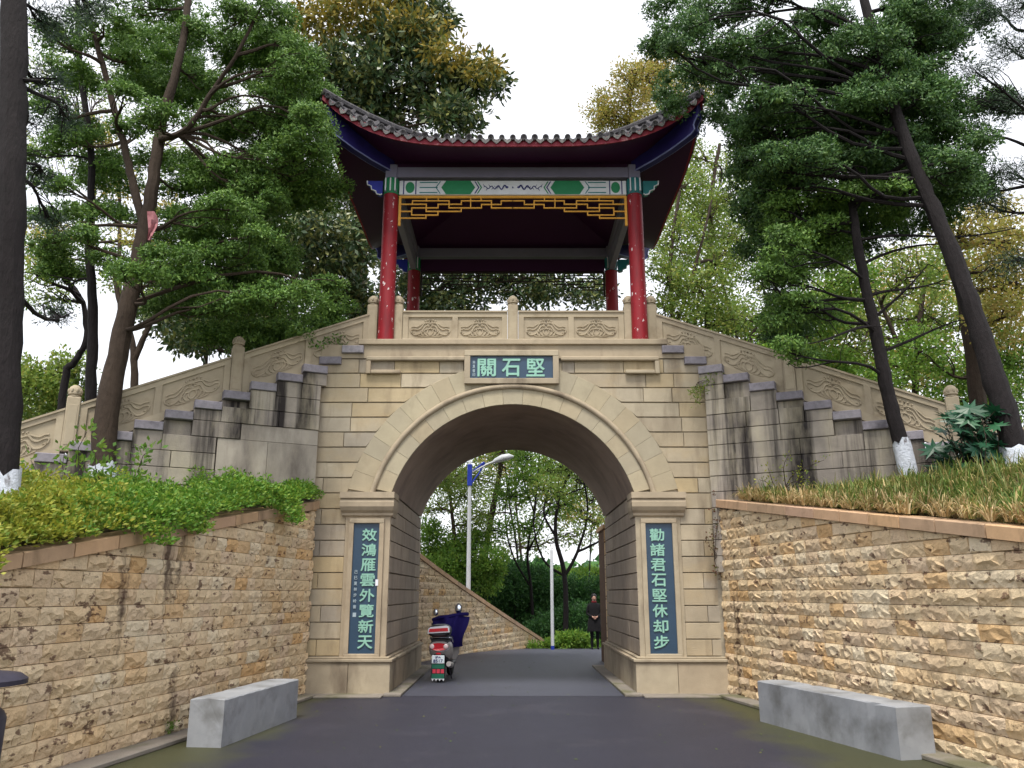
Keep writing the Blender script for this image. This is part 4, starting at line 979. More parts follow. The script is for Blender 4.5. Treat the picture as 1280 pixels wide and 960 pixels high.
def person():
    P0 = np.array((2.62, 27.2, G(27.2) + .004)); rt = root('person', tuple(P0), 'person in long black coat standing at the right end of the arch, pale face', 'person')
    # joints (x right, y away, z up), facing the camera, hands together in front
    J = {}; E_ = []; Rr = {}
    def j(n, p, r, par=None): J[n] = (len(J), p, r); (E_.append((J[par][0], J[n][0])) if par else None)
    j('pelvis', (0, 0, .9), (.15, .105)); j('waist', (0, -.01, 1.04), (.135, .1), 'pelvis'); j('chest', (0, -.01, 1.22), (.165, .11), 'waist'); j('upper', (0, 0, 1.36), (.13, .09), 'chest')
    j('neck', (0, -.01, 1.44), (.052, .052), 'upper'); j('head0', (0, -.025, 1.50), (.065, .075), 'neck'); j('head1', (0, -.03, 1.57), (.076, .09), 'head0'); j('head2', (0, -.02, 1.63), (.06, .07), 'head1')
    for s in (-1, 1):
        t = 'r' if s > 0 else 'l'
        j('sh' + t, (s * .17, 0, 1.35), (.06, .06), 'upper'); j('el' + t, (s * .235, .0, 1.09), (.045, .045), 'sh' + t); j('wr' + t, (s * .07, -.17, .985), (.028, .028), 'el' + t); j('pa' + t, (s * .02, -.19, .965), (.032, .02), 'wr' + t)
        j('hip' + t, (s * .085, 0, .82), (.095, .095), 'pelvis'); j('kn' + t, (s * .09, -.02, .47), (.06, .06), 'hip' + t); j('an' + t, (s * .09, .02, .1), (.04, .045), 'kn' + t); j('he' + t, (s * .09, .03, .045), (.04, .04), 'an' + t); j('to' + t, (s * .1, -.15, .03), (.04, .025), 'he' + t)
    me = bpy.data.meshes.new('body'); me.from_pydata([p for _, p, _ in J.values()], E_, []); o = bpy.data.objects.new('tmp', me); COL.objects.link(o)
    sk = o.modifiers.new('skin', 'SKIN'); sv = me.skin_vertices[0].data
    for i, (_, p, r) in enumerate(J.values()): sv[i].radius = r; sv[i].use_root = (i == 0)
    o.modifiers.new('sub', 'SUBSURF').levels = 2
    dg = bpy.context.evaluated_depsgraph_get(); m2 = bpy.data.meshes.new_from_object(o.evaluated_get(dg)); bpy.data.objects.remove(o)
    m2.materials.clear(); m2.materials.append(M['skin']); m2.materials.append(M['cloth'])
    for p in m2.polygons:
        c = p.center; p.material_index = 0 if (c.z > 1.44 or (c.y < -.14 and .9 < c.z < 1.05 and abs(c.x) < .09)) else 1; p.use_smooth = True
    b = link('body', m2, rt)
    # fingers curled over each other
    mb = MB()
    for s in (-1, 1):
        for k in range(4): q = P0 + (s * .015, -.2, .985 - k * .017); mb.tube([tuple(q), tuple(q + (-s * .035, -.022, -.004)), tuple(q + (-s * .062 + s * .006 * k, -.01, -.012))], [.009, .0085, .006], 6)
        q = P0 + (s * .03, -.19, .995); mb.tube([tuple(q), tuple(q + (-s * .02, -.03, .012)), tuple(q + (-s * .035, -.04, .0))], [.011, .01, .007], 6)
    mb.build('fingers', M['skin'], rt, True)
    mb = MB(); c = P0 + (0, -.005, 1.6); V = []
    mb.ball(tuple(c + (0, .012, .015)), .098, 14, 10, (.92, 1.02, 1.08)); mb.ball(tuple(c + (0, .055, -.1)), .085, 12, 8, (1.05, .6, 1.5)); mb.build('hair', M['hair'], rt, True)
    mb = MB(); mb.ball(tuple(P0 + (0, -.05, 1.565)), .07, 14, 10, (.88, .9, 1.25)); f = mb.build('face', M['skin'], rt, True)
    mb = MB(); mb.ball(tuple(P0 + (0, -.118, 1.555)), .012, 8, 6, (.8, 1, 1.6)); mb.build('nose', M['skin'], f, True)
    for s in (-1, 1):
        mb = MB(); mb.ball(tuple(P0 + (s * .027, -.103, 1.582)), .010, 8, 6, (1.3, .6, .7)); mb.build('eye', M['hair'], f, True)
        mb = MB(); mb.ball(tuple(P0 + (s * .068, -.03, 1.565)), .02, 8, 6, (.4, .8, 1.3)); mb.build('ear', M['skin'], f, True)
    mb = MB(); mb.ball(tuple(P0 + (0, -.105, 1.52)), .016, 8, 6, (1.4, .5, .4)); mb.build('mouth', M['cloth_red'], f, True)
    mb = MB(); n = 18; V = []                                        # knee length coat
    prof = [(.11, .08, 1.43), (.19, .11, 1.37), (.2, .13, 1.22), (.17, .125, 1.05), (.2, .15, .9), (.225, .17, .7), (.235, .18, .55)]
    for a, b_, z in prof:
        for k in range(n): t = 2 * math.pi * k / n; V.append(tuple(P0 + (a * math.cos(t) * (1 + .03 * math.sin(5 * t)), b_ * math.sin(t) - .005, z)))
    mb.add(V, [(i * n + k, (i + 1) * n + k, (i + 1) * n + (k + 1) % n, i * n + (k + 1) % n) for i in range(len(prof) - 1) for k in range(n)]); mb.build('coat', M['cloth'], rt, True)
    mb = MB(); mb.lathe(tuple(P0 + (0, -.01, 1.42)), [(.07, 0), (.085, .02), (.08, .05), (.06, .07)], 14); mb.build('scarf', M['cloth_red'], rt, True)
person()

# ------------------------------------------------------------------ vegetation
def unit(a): return a / np.maximum(np.linalg.norm(a, axis=-1, keepdims=True), 1e-9)
def leafquads(C, D, L_, W_):
    """rhombic leaves: C centres, D long axes"""
    n = len(C); D = unit(D); L_ = np.broadcast_to(np.asarray(L_, float), (n,))[:, None]; W_ = np.broadcast_to(np.asarray(W_, float), (n,))[:, None]
    Sv = unit(np.cross(D, rng.normal(size=(n, 3)))); Nn = np.cross(D, Sv)
    V = np.stack([C, C + D * L_ * .5 + Sv * W_ * .5 + Nn * W_ * .12, C + D * L_, C + D * L_ * .5 - Sv * W_ * .5 + Nn * W_ * .12], 1).reshape(-1, 3)
    return V, np.arange(n * 4).reshape(-1, 4)
def sphere_pts(n): return unit(rng.normal(size=(n, 3)))
def lobes(blobs, per=None, r0=.11, r1=.22, L_=.064, W_=.026, dens=1.0):
    """conifer sprays: each blob (centre, radii) is covered with small rounded lobes of short scale leaves"""
    Vs = []; cores = MB()
    for c, rad in blobs:
        rad = np.asarray(rad, float); ar = (rad[0] * rad[2] + rad[0] * rad[1] + rad[1] * rad[2]) * 4.2
        k = max(6, int(ar / (.30 * (r0 + r1) ** 2 * 3.14) * 1.05)); rad = np.maximum(rad * 1.12 - r1 * .3, rad * .6); q = sphere_pts(k * 2); q = q[(q[:, 2] > -.6)][:k]; q = q * rng.uniform(.5, 1.05, (len(q), 1))
        for p in np.asarray(c) + q * rad:
            r = rng.uniform(r0, r1); n = int(290 * dens * (r / .2) ** 2); d = sphere_pts(n); d = d[d[:, 2] > -.5]; n = len(d)
            lump = 1 + .16 * np.sin(d[:, 0] * 9 + r * 90) * np.sin(d[:, 1] * 9 + r * 40) + .14 * np.sin(d[:, 2] * 11 + r * 70)
            C = p + d * (r * rng.uniform(.72, 1.0, n) * lump)[:, None] * (1.1, 1.1, .72)
            D = unit(np.cross(d, rng.normal(size=(n, 3))) + d * rng.uniform(.2, 1.1, (n, 1)) + rng.normal(size=(n, 3)) * .25); Sv = unit(np.cross(D, d + rng.normal(size=(n, 3)) * .35)); L2 = rng.uniform(L_ * .6, L_ * 1.3, n)[:, None]
            Vs.append(np.stack([C, C + D * L2 * .5 + Sv * W_ * .5, C + D * L2, C + D * L2 * .5 - Sv * W_ * .5], 1).reshape(-1, 3))
            cores.ball(p, r * .3, 5, 3, (1.1, 1.1, .7))
    V = np.concatenate(Vs); Q = np.arange(len(V)).reshape(-1, 4)
    cv = np.array(cores.V); cq = np.array([f for f in cores.F], int) + len(V)
    return np.concatenate([V, cv]), np.concatenate([Q, cq])
def tufts(blobs, ncl, per, L_, W_, rc=.22, droop=-.1, shell=.35):
    """broad leaves in loose rosettes scattered through each blob; gaps stay open"""
    Cs = []; Ds = []; ends = []
    tot = sum(np.prod(b[1]) ** (2 / 3) for b in blobs)
    for c, rad in blobs:
        k = max(3, int(ncl * np.prod(rad) ** (2 / 3) / tot)); q = sphere_pts(k) * (rng.uniform(shell ** 3, 1, (k, 1)) ** (1 / 3)); P_ = np.asarray(c) + q * np.asarray(rad); ends.append(P_)
        d = sphere_pts(k * per); rep = np.repeat(P_, per, 0)
        Cs.append(rep + d * rng.uniform(0, rc, (len(d), 1))); Ds.append(d + (0, 0, droop) + rng.normal(size=d.shape) * .3)
    C = np.concatenate(Cs); V, Q = leafquads(C, np.concatenate(Ds), rng.uniform(L_ * .6, L_ * 1.2, len(C)), rng.uniform(W_ * .7, W_ * 1.2, len(C))); return V, Q, ends
def bend(a, b, k, amp):
    a, b = np.asarray(a, float), np.asarray(b, float); L = np.linalg.norm(b - a); o = rng.normal(size=3) * amp * L; o2 = rng.normal(size=3) * amp * L * .4; out = []
    for i in range(k + 1):
        t = i / k; out.append(a + (b - a) * t + o * math.sin(math.pi * t) + o2 * math.sin(2 * math.pi * t))
    return out
def nearest(path, z, c):
    i = min(range(len(path)), key=lambda k: abs(path[k][2] - z) + .15 * np.linalg.norm(np.asarray(path[k])[:2] - np.asarray(c)[:2])); return np.asarray(path[i], float), i
def dense(path, k=6):
    out = []; P_ = [np.asarray(p, float) for p in path]
    for i in range(len(P_) - 1):
        for j in range(k): 
            t = j / k; p0 = P_[max(i - 1, 0)]; p1 = P_[i]; p2 = P_[i + 1]; p3 = P_[min(i + 2, len(P_) - 1)]
            out.append(.5 * (2 * p1 + (p2 - p0) * t + (2 * p0 - 5 * p1 + 4 * p2 - p3) * t * t + (3 * p1 - p0 - 3 * p2 + p3) * t ** 3))
    return out + [P_[-1]]
def wood(stems, blobs, ends=None, bark='bark', limb_r=.045, drop=.5, ntw=6, parent=None, twig_r=.008, jit=.006):
    """stems: list of (path, r0, r1). Limbs run from the first stems to every blob, twigs on to the leaf clusters"""
    D_ = []; t = b = None
    for path, r0, r1 in stems:
        mb = MB(); p = dense(path); n = len(p); D_.append(p)
        mb.tube([tuple(q + rng.normal(size=3) * jit * (1 if 0 < i < n - 1 else 0)) for i, q in enumerate(p)], [max(.006, (r0 + (r1 - r0) * i / (n - 1)) * (1 + rng.uniform(-.06, .06)) * (1.25 if i == 0 and path is stems[0][0] else 1)) for i in range(n)], 9)
        t = mb.build('trunk', M[bark], parent, True)
    for bi, (c, rad) in enumerate(blobs):
        mb2 = MB(); c = np.asarray(c, float); best = None
        for p in D_:
            q, i = nearest(p, c[2] - drop * min(1.2, np.linalg.norm(c[:2] - np.asarray(p[len(p) // 2])[:2]) * .4), c); dd = np.linalg.norm(q - c)
            if best is None or dd < best[0]: best = (dd, q)
        pts = bend(best[1], c, 7, .09); n = len(pts); mb2.tube([tuple(q) for q in pts], [limb_r * (1 - .7 * i / (n - 1)) for i in range(n)], 6)
        tg = ends[bi] if ends is not None else c + sphere_pts(ntw) * np.asarray(rad) * .8
        idx = rng.permutation(len(tg))[:ntw]
        for e_ in tg[idx]:
            q = pts[int(rng.integers(3, n))]; w2 = bend(q, e_, 4, .1); mb2.tube([tuple(v) for v in w2], [twig_r * 1.6, twig_r * 1.4, twig_r * 1.2, twig_r, twig_r * .6], 4, False)
        b = mb2.build('branch', M[bark], parent, True)
    return t, b
def B(lst, Y, dy=.35):
    """crown masses measured in the photograph: (px, py, half width px, half height px[, Y])"""
    out = []
    for q in lst:
        y = q[4] if len(q) > 4 else Y + rng.uniform(-dy, dy); c = at(q[0], q[1], y); k = y / .95 / FPX; out.append((c, (q[2] * k, (q[2] + q[3]) / 2 * k * .9, q[3] * k)))
    return out
def band(parent, path, r, z0, z1):
    """whitewash painted round the foot of a trunk"""
    p = [q for q in dense(path, 10) if z0 <= q[2] <= z1]
    mb = MB(); mb.tube([tuple(q) for q in p], [r * 1.06 * random.uniform(.97, 1.05) for _ in p], 14, False)
    mb.V[-14:] = [(x, y, z + random.uniform(-.09, .05)) for x, y, z in mb.V[-14:]]; return mb.build('whitewash', M['lime'], parent, True)

def backfill(bl, dy0=.7, dy1=1.7, sc=1.0, n=1):
    out = []
    for c, rad in bl:
        for k in range(n): out.append((np.asarray(c) + (rng.uniform(-.2, .2) + (.38 if c[0] > 0 else -.25), rng.uniform(dy0, dy1), rng.uniform(-.15, .3)), tuple(r * sc for r in rad)))
    return out
# left conifer with the forked trunk
Yl = 12.4
t1 = [at(124, 668, 11.95), at(133, 520, 12.1), at(150, 430, 12.2), at(172, 330, 12.4), at(190, 240, 12.5), at(203, 150, 12.6), at(225, 70, 12.6), at(240, -40, 12.7)]
t2 = [at(180, 285, 12.45), at(165, 225, 12.5), at(150, 165, 12.4), at(128, 80, 12.3), at(105, 0, 12.2), at(95, -60, 12.2)]
t3 = [at(200, 175, 12.5), at(235, 160, 12.3), at(268, 110, 12.2), at(300, 60, 12.0), at(330, 0, 12.0)]
bl = B([(165, 74, 34, 16), (180, 8, 60, 22), (235, 44, 38, 20), (290, 24, 46, 24), (335, 18, 36, 26), (245, 100, 38, 16), (200, 150, 36, 18), (270, 152, 48, 18), (325, 160, 44, 24), (345, 128, 34, 24), (368, 98, 34, 32), (392, 78, 12, 20), (388, 158, 24, 26), (400, 188, 16, 20), (350, 200, 40, 24), (295, 210, 38, 22), (372, 226, 26, 22), (92, 178, 40, 18), (62, 132, 26, 16),
        (225, 238, 40, 16), (290, 262, 50, 20), (325, 298, 26, 12), (235, 275, 44, 16), (180, 345, 42, 14), (75, 235, 32, 15), (65, 305, 28, 12), (345, 378, 70, 22), (402, 362, 28, 18), (292, 392, 50, 16), (282, 322, 46, 18), (240, 352, 46, 20), (130, 30, 40, 16), (60, 40, 30, 14), (110, 300, 24, 13), (320, 245, 44, 22), (205, 318, 34, 13), (360, 60, 26, 22), (155, 120, 26, 12)], Yl, .8)
lt = root('conifer_tree', tuple(at(124, 668, 11.95)), 'forked brown conifer with tufted green foliage rising in front of the left staircase', 'tree')
V, Q = lobes(bl + backfill(bl, .6, 2.2, 1.15, 2)); fastmesh('crown', V, Q, M['cypress'], lt)
wood([(t1, .19, .05), (t2, .075, .03), (t3, .06, .02)], bl, bark='bark2', limb_r=.035, parent=lt, ntw=5)
band(lt, t1, .18, 2.3, 3.45)
# thinner dark trunk just left of it
t4 = [at(112, 650, 12.9), at(113, 500, 12.9), at(116, 400, 13), at(112, 300, 13.1), at(114, 200, 13.1), at(100, 80, 13.2), at(96, -40, 13.2)]
b4 = B([(95, 100, 36, 14), (130, 210, 30, 12), (75, 345, 30, 12), (50, 195, 32, 14), (135, 265, 26, 10), (80, 60, 30, 12)], 13.1, .5)
r4 = root('thin_conifer', tuple(t4[0]), 'slender dark trunk close beside the left of the forked conifer', 'tree')
V, Q = lobes(b4, dens=.8); fastmesh('crown', V, Q, M['cypress'], r4); wood([(t4, .1, .04)], b4, limb_r=.025, parent=r4)
# big trunk at the left edge, with thin sparse needles
t5 = [at(-4, 700, 7.6), at(2, 560, 7.7), at(8, 400, 7.8), at(12, 250, 7.8), at(16, 100, 7.9), at(18, -60, 8.0), at(18, -250, 8.2)]
b5 = B([(70, 30, 40, 22, 8.6), (60, 100, 30, 18, 9), (30, 150, 24, 14, 8.8), (75, 145, 30, 16, 9.2), (50, 220, 28, 12, 9.0), (60, 275, 26, 12, 9.2), (20, -40, 60, 30, 8.4), (110, 5, 40, 16, 9), (62, 390, 26, 10, 9.6)], 8.5)
r5 = root('edge_pine', tuple(t5[0]), 'thick dark reddish trunk at the far left edge with sparse needle sprays', 'tree')
V, Q, en = tufts(b5, 330, 26, .085, .012, .13, .1); fastmesh('crown', V, Q, M['pine'], r5); wood([(t5, .155, .13)], b5, en, limb_r=.03, parent=r5, ntw=14, twig_r=.006); band(r5, t5, .155, t5[0][2] - .1, 2.68)
mbs = MB(); mbs.tube([tuple(at(24, 100, 7.9)), tuple(at(50, 101, 7.85))], [.03, .012], 6); mbs.build('broken_branch', M['bark'], r5)

# right conifers: big leaning trunk and the thinner one before the stair
t6 = [at(1278, 612, 10.6), at(1262, 540, 10.7), at(1235, 450, 10.9), at(1205, 360, 11.1), at(1170, 270, 11.3), at(1140, 200, 11.4), at(1110, 110, 11.5), at(1080, 0, 11.6), at(1070, -80, 11.6)]
b6 = B([(852, 40, 34, 26), (895, 20, 42, 28), (950, 2, 50, 24), (842, 62, 20, 14), (908, 94, 24, 14), (910, 66, 40, 26), (958, 60, 46, 26), (1000, 92, 50, 24), (955, 128, 32, 20), (985, 130, 50, 20), (935, 168, 26, 22), (958, 172, 46, 26), (1025, 40, 50, 32), (1080, 70, 56, 38), (1130, 30, 46, 40), (1172, 60, 40, 40), (1060, 150, 66, 42), (1000, 205, 56, 34), (1110, 190, 50, 40), (938, 205, 22, 26), (952, 240, 22, 24), (1140, 125, 46, 40), (1185, 165, 36, 34), (1160, 0, 50, 30), (1040, 100, 50, 30), (820, 60, 18, 16), (1090, 130, 50, 34), (1190, 215, 40, 26), (1170, 110, 44, 36), (1218, 190, 28, 22), (1060, 205, 46, 26), (972, 215, 32, 28)], 11.6, .7)
r6 = root('large_conifer', tuple(t6[0]), 'massive dark green conifer with thick leaning trunk at the right edge', 'tree')
V, Q = lobes(b6 + backfill(b6, .8, 2.0, 1.1) + B([(1010, 300, 60, 40, 13.4), (960, 320, 40, 50, 13.6), (1080, 290, 60, 40, 13.4), (1150, 260, 50, 40, 13.2), (985, 420, 30, 40, 13.4), (1030, 230, 70, 40, 13.4), (1210, 240, 36, 30, 13.0), (1240, 130, 30, 30, 13), (1210, 30, 36, 36, 13), (830, 15, 26, 20, 12.6)], 13.2), L_=.066, W_=.027); fastmesh('crown', V, Q, M['cypress_r'], r6); wood([(t6, .175, .06)], b6, limb_r=.036, parent=r6, drop=.7); band(r6, t6, .178, t6[0][2] - .1, t6[0][2] + .62)
t7 = [at(1140, 612, 12.0), at(1128, 560, 12.0), at(1112, 500, 12.0), at(1098, 430, 12.0), at(1080, 350, 12.0), at(1070, 290, 12.0), at(1060, 220, 12.1)]
b7 = B([(985, 262, 30, 22), (1030, 250, 34, 18), (1075, 240, 34, 18), (1115, 238, 26, 18), (1152, 226, 22, 14), (985, 305, 26, 30), (985, 350, 28, 26), (978, 400, 22, 24), (985, 440, 18, 18), (1030, 285, 34, 18), (1000, 380, 26, 18), (960, 345, 16, 11)], 11.9, .5)
r7 = root('leaning_conifer', tuple(t7[0]), 'slim dark leaning conifer with whitewashed foot before the right staircase', 'tree')
V, Q = lobes(b7 + backfill(b7, .6, 1.4, 1.1, 1) + B([(1020, 320, 40, 30, 12.8), (990, 300, 36, 40, 13)], 12.8)); fastmesh('crown', V, Q, M['cypress'], r7); wood([(t7, .125, .06)], b7, limb_r=.03, parent=r7); band(r7, t7, .122, t7[0][2] - .1, t7[0][2] + .78)
for a, b in (((1072, 300), (1270, 285)), ((1085, 370), (1180, 350)), ((1095, 410), (1010, 430)), ((1078, 330), (1180, 305)), ((1090, 400), (1160, 330)), ((1100, 440), (1200, 400))):
    mbs = MB(); p = bend(at(*a, 12), at(*b, 11.6), 8, .04); mbs.tube([tuple(q) for q in p], [.03 - .0026 * i for i in range(9)], 5)
    for i in range(2, 9): 
        q = p[i]; e = q + rng.normal(size=3) * (.35, .2, .25); mbs.tube([tuple(v) for v in bend(q, e, 3, .1)], [.008, .006, .005, .003], 4, False)
    mbs.build('branch', M['bark'], r7, True)
# sparse pine at the upper right
t8 = [at(1340, 560, 12.5), at(1320, 300, 12.6), at(1300, 100, 12.7), at(1290, -60, 12.8)]
b8 = B([(1225, 20, 34, 16), (1262, 60, 34, 20), (1220, 90, 30, 14), (1265, 130, 34, 18), (1230, 170, 34, 12), (1262, 215, 30, 16), (1235, 255, 34, 12), (1275, 10, 34, 20), (1200, 120, 24, 10), (1260, 330, 30, 14), (1210, 230, 26, 10)], 12.4, .6)
r8 = root('sparse_pine', tuple(t8[0]), 'sparse needle pine filling the upper right corner over open sky', 'tree')
V, Q, en = tufts(b8, 480, 26, .09, .012, .14, .1); fastmesh('crown', V, Q, M['pine'], r8); wood([(t8, .15, .08)], b8, en, limb_r=.035, parent=r8, ntw=16, twig_r=.006)
# faded red cloth caught in the left conifer
V = []
for j in range(8):
    for i in range(4):
        u = i / 3 - .5; v = j / 7; V.append(at(188 + u * (9 + 4 * math.sin(v * 5)) + 3 * math.sin(v * 4), 264 + v * 36, 11.7 + .05 * math.sin(i * 2 + j)))
mbs = MB(); n = len(V); mbs.add([tuple(v) for v in V] + [(v[0], v[1] + .012, v[2]) for v in V], [(j * 4 + i, j * 4 + i + 1, j * 4 + i + 5, j * 4 + i + 4) for j in range(7) for i in range(3)] + [(n + j * 4 + i + 4, n + j * 4 + i + 5, n + j * 4 + i + 1, n + j * 4 + i) for j in range(7) for i in range(3)])
tag(mbs.build('torn_cloth', M['ribbon'], None, True), 'torn faded red cloth hanging from a branch of the left conifer', 'cloth')

# the big magnolia behind the pavilion: dark leaves, bronze towards its left
def broadtree(name, label, stems, blobs, leaf, ncl, per, L_, W_, rc=.25, bark='bark2', limb=.05, ntw=8, group=None, twig=.008, drop=.6, shell=.35):
    p0 = np.asarray(stems[0][0][0], float)
    if p0[2] > 1.5: g_ = p0.copy(); g_[2] = .3 + min(2.0, max(0, abs(p0[0]) - 6.5) * .4) * (1 if p0[1] < 24 else .3); stems = [([g_] + list(stems[0][0]), stems[0][1], stems[0][2])] + list(stems[1:]); p0 = g_
    rt = root(name, tuple(p0), label, 'tree', group)
    V, Q, en = tufts(blobs, ncl, per, L_, W_, rc, shell=shell); fastmesh('crown', V, Q, M[leaf], rt); wood(stems, blobs, en, bark, limb, drop, ntw, rt, twig); return rt
Ym = 22.5
rt = broadtree('magnolia_tree', 'tall glossy dark leaved magnolia behind the left of the pavilion roof', [([at(440, 640, Ym), at(450, 400, Ym), at(455, 200, Ym), at(470, 80, Ym)], .28, .12)],
    B([(440, 90, 60, 40), (500, 60, 60, 45), (545, 110, 55, 40), (590, 95, 36, 26), (570, 145, 46, 26), (480, 140, 60, 34), (520, 20, 55, 26), (430, 140, 50, 30), (620, 105, 18, 14)], Ym, 1.2), 'magnolia', 900, 20, .26, .10, .34, limb=.07, ntw=14)
V, Q, en = tufts(B([(400, 30, 45, 34), (440, 20, 55, 28), (375, 70, 26, 26), (352, 90, 14, 12), (480, 0, 50, 24), (600, 85, 30, 14), (520, 40, 50, 20), (560, 70, 36, 16)], Ym - .9, .8), 300, 18, .24, .09, .34); fastmesh('bronze_crown', V, Q, M['bronze'], rt)
rt = broadtree('magnolia_tree', 'low dark magnolia filling the gap left of the red columns', [([at(360, 640, 19.5), at(365, 450, 19.5), at(370, 330, 19.5)], .2, .08)],
    B([(350, 290, 46, 36), (400, 300, 44, 44), (330, 340, 44, 34), (415, 355, 40, 30), (440, 300, 30, 40), (385, 245, 36, 26), (270, 405, 44, 26), (240, 420, 34, 20), (440, 240, 30, 30), (330, 410, 60, 24), (450, 380, 40, 24)], 19.5, 1), 'magnolia', 900, 20, .21, .08, .28, ntw=10)
rt = broadtree('background_magnolia', 'dark leafy tree seen between the columns under the pavilion roof', [([at(470, 640, 27), at(490, 450, 27), at(570, 340, 27)], .22, .1)],
    B([(540, 355, 40, 34), (600, 345, 40, 34), (650, 365, 38, 26), (560, 385, 60, 20), (690, 350, 30, 36), (640, 320, 50, 26), (500, 340, 40, 40), (480, 290, 40, 40), (590, 300, 60, 30), (740, 365, 36, 24)], 27, 1), 'magnolia', 800, 20, .24, .09, .3, ntw=10)
# light leaved background trees; each crown has its own outline
def lite(name, label, stem, blobs, Y, leaf='light', ncl=420, per=16, L_=.13, W_=.06, r=.12, rc=.3, group='light leaved trees behind the gate', bark='bark2', dy=1.5, ntw=14, limb=.05):
    return broadtree(name, label, [([at(a, b, Y) for a, b in s], r * k, r * k * .4) for s, k in stem], B(blobs, Y, dy), leaf, ncl, per, L_, W_, rc, bark, limb, ntw, group, .012)
lite('background_tree', 'yellow green tree rising above the right half of the pavilion roof', [([(800, 640), (805, 400), (795, 200), (785, 110)], 1)], [(780, 125, 42, 30), (812, 100, 34, 28), (752, 142, 24, 20), (835, 80, 34, 24), (790, 88, 24, 16), (820, 150, 34, 20), (860, 120, 34, 30), (775, 155, 40, 14)], 27, 'autumn', 820, 18)
lite('background_tree', 'slender green tree just right of the pavilion columns', [([(845, 640), (842, 420), (838, 330), (850, 240)], .8), ([(842, 420), (870, 330), (890, 250)], .5)], [(850, 300, 34, 36), (885, 270, 30, 40), (835, 350, 26, 30), (880, 360, 36, 30), (860, 230, 30, 26), (845, 390, 36, 20), (905, 330, 30, 30), (900, 400, 40, 26)], 20, 'light', 620, 16, .12, .055)
lite('background_tree', 'thin tree with crossing bare branches behind the upper right staircase', [([(930, 640), (925, 450), (905, 360), (870, 260)], .6), ([(925, 450), (960, 380), (1000, 300)], .5)], [(925, 300, 26, 26), (930, 400, 40, 26), (955, 350, 30, 26), (1010, 330, 36, 30), (915, 240, 22, 20)], 22, 'light', 260, 14, .12, .055)
lite('background_tree', 'yellowing tree glimpsed between the two right trunks', [([(1140, 640), (1145, 480), (1150, 400), (1160, 330)], 1), ([(1145, 480), (1110, 400), (1090, 350)], .6)], [(1140, 340, 46, 36), (1100, 400, 46, 36), (1170, 400, 40, 36), (1060, 430, 46, 30), (1190, 330, 34, 34), (1130, 460, 50, 26), (1040, 380, 40, 30)], 20, 'light', 620, 16, .12, .06)
lite('background_tree', 'tan trunked tree leaning behind the large right conifer', [([(1232, 640), (1222, 500), (1205, 380), (1185, 290)], 1.8)], [(1230, 340, 40, 34), (1262, 300, 34, 36), (1250, 400, 36, 36), (1200, 290, 36, 26), (1270, 360, 30, 30)], 15.5, 'autumn', 420, 16, .09, .05, r=.12, bark='bark2')
lite('background_tree', 'bright green tree low behind the right conifers', [([(1010, 640), (1005, 470), (1010, 400)], .9)], [(1020, 400, 46, 30), (1060, 350, 40, 30), (975, 440, 40, 22), (1030, 460, 50, 22), (1080, 480, 50, 18)], 18, 'lime_leaf', 520, 18, .11, .055)
lite('background_tree', 'broad light green tree beyond the foot of the left staircase', [([(60, 640), (65, 520), (70, 480)], 1.2)], [(40, 480, 42, 26), (80, 495, 36, 22), (30, 520, 40, 26), (85, 460, 26, 16), (60, 540, 50, 22), (15, 470, 30, 20)], 19, 'light', 700, 18, .12, .055)
lite('background_tree', 'bare forked tree standing behind the middle of the left balustrade', [([(168, 620), (168, 480), (166, 430), (150, 380), (140, 330)], .9), ([(168, 450), (185, 410), (205, 370), (215, 330)], .6)], [(150, 350, 36, 16), (205, 360, 30, 16), (240, 350, 30, 16)], 17, 'light', 90, 12, .1, .045)
lite('background_tree', 'yellow tinted tree showing through the gaps of the left conifer', [([(150, 640), (150, 450), (150, 250)], 1)], [(150, 230, 34, 26), (60, 290, 30, 20), (180, 300, 30, 20), (55, 320, 22, 14), (210, 260, 26, 18), (120, 170, 34, 22)], 24, 'autumn', 240, 14, .14, .065)
lite('background_tree', 'curved dark limbed tree between the edge trunk and thin conifer', [([(72, 640), (80, 480), (95, 450), (108, 420), (100, 370), (60, 330)], .8)], [(60, 370, 36, 16), (45, 340, 26, 16), (85, 330, 26, 14)], 16, 'light', 120, 12, .09, .04, bark='bark')
lite('background_tree', 'hazy pale green tree crown filling the far left behind the conifers', [([(110, 640), (112, 420), (120, 200)], 1.2)], [(60, 200, 60, 40), (130, 120, 60, 40), (200, 60, 60, 40), (120, 300, 70, 40), (220, 200, 60, 40), (290, 120, 60, 44), (60, 90, 50, 34), (260, 300, 60, 34), (40, 320, 40, 34), (340, 60, 40, 40)], 28, 'light', 560, 14, .16, .07, dy=2.5)
lite('background_tree', 'dark green tree massed behind the left half of the left balustrade', [([(250, 640), (255, 500), (260, 400)], 1.2)], [(230, 400, 50, 26), (290, 370, 50, 30), (200, 380, 36, 22), (330, 370, 40, 26), (260, 420, 50, 20)], 24, 'magnolia', 420, 20, .2, .08, dy=1.5)
lite('background_tree', 'tall airy green tree filling the gap right of the pavilion eave', [([(880, 640), (885, 400), (890, 250), (900, 180)], 1.2)], [(860, 200, 36, 40), (900, 230, 40, 50), (850, 270, 30, 34), (920, 300, 40, 50), (870, 340, 40, 44), (900, 390, 50, 36), (940, 420, 50, 30), (830, 330, 26, 30), (990, 430, 60, 30)], 26, 'light', 900, 16, .15, .065, dy=2.5)
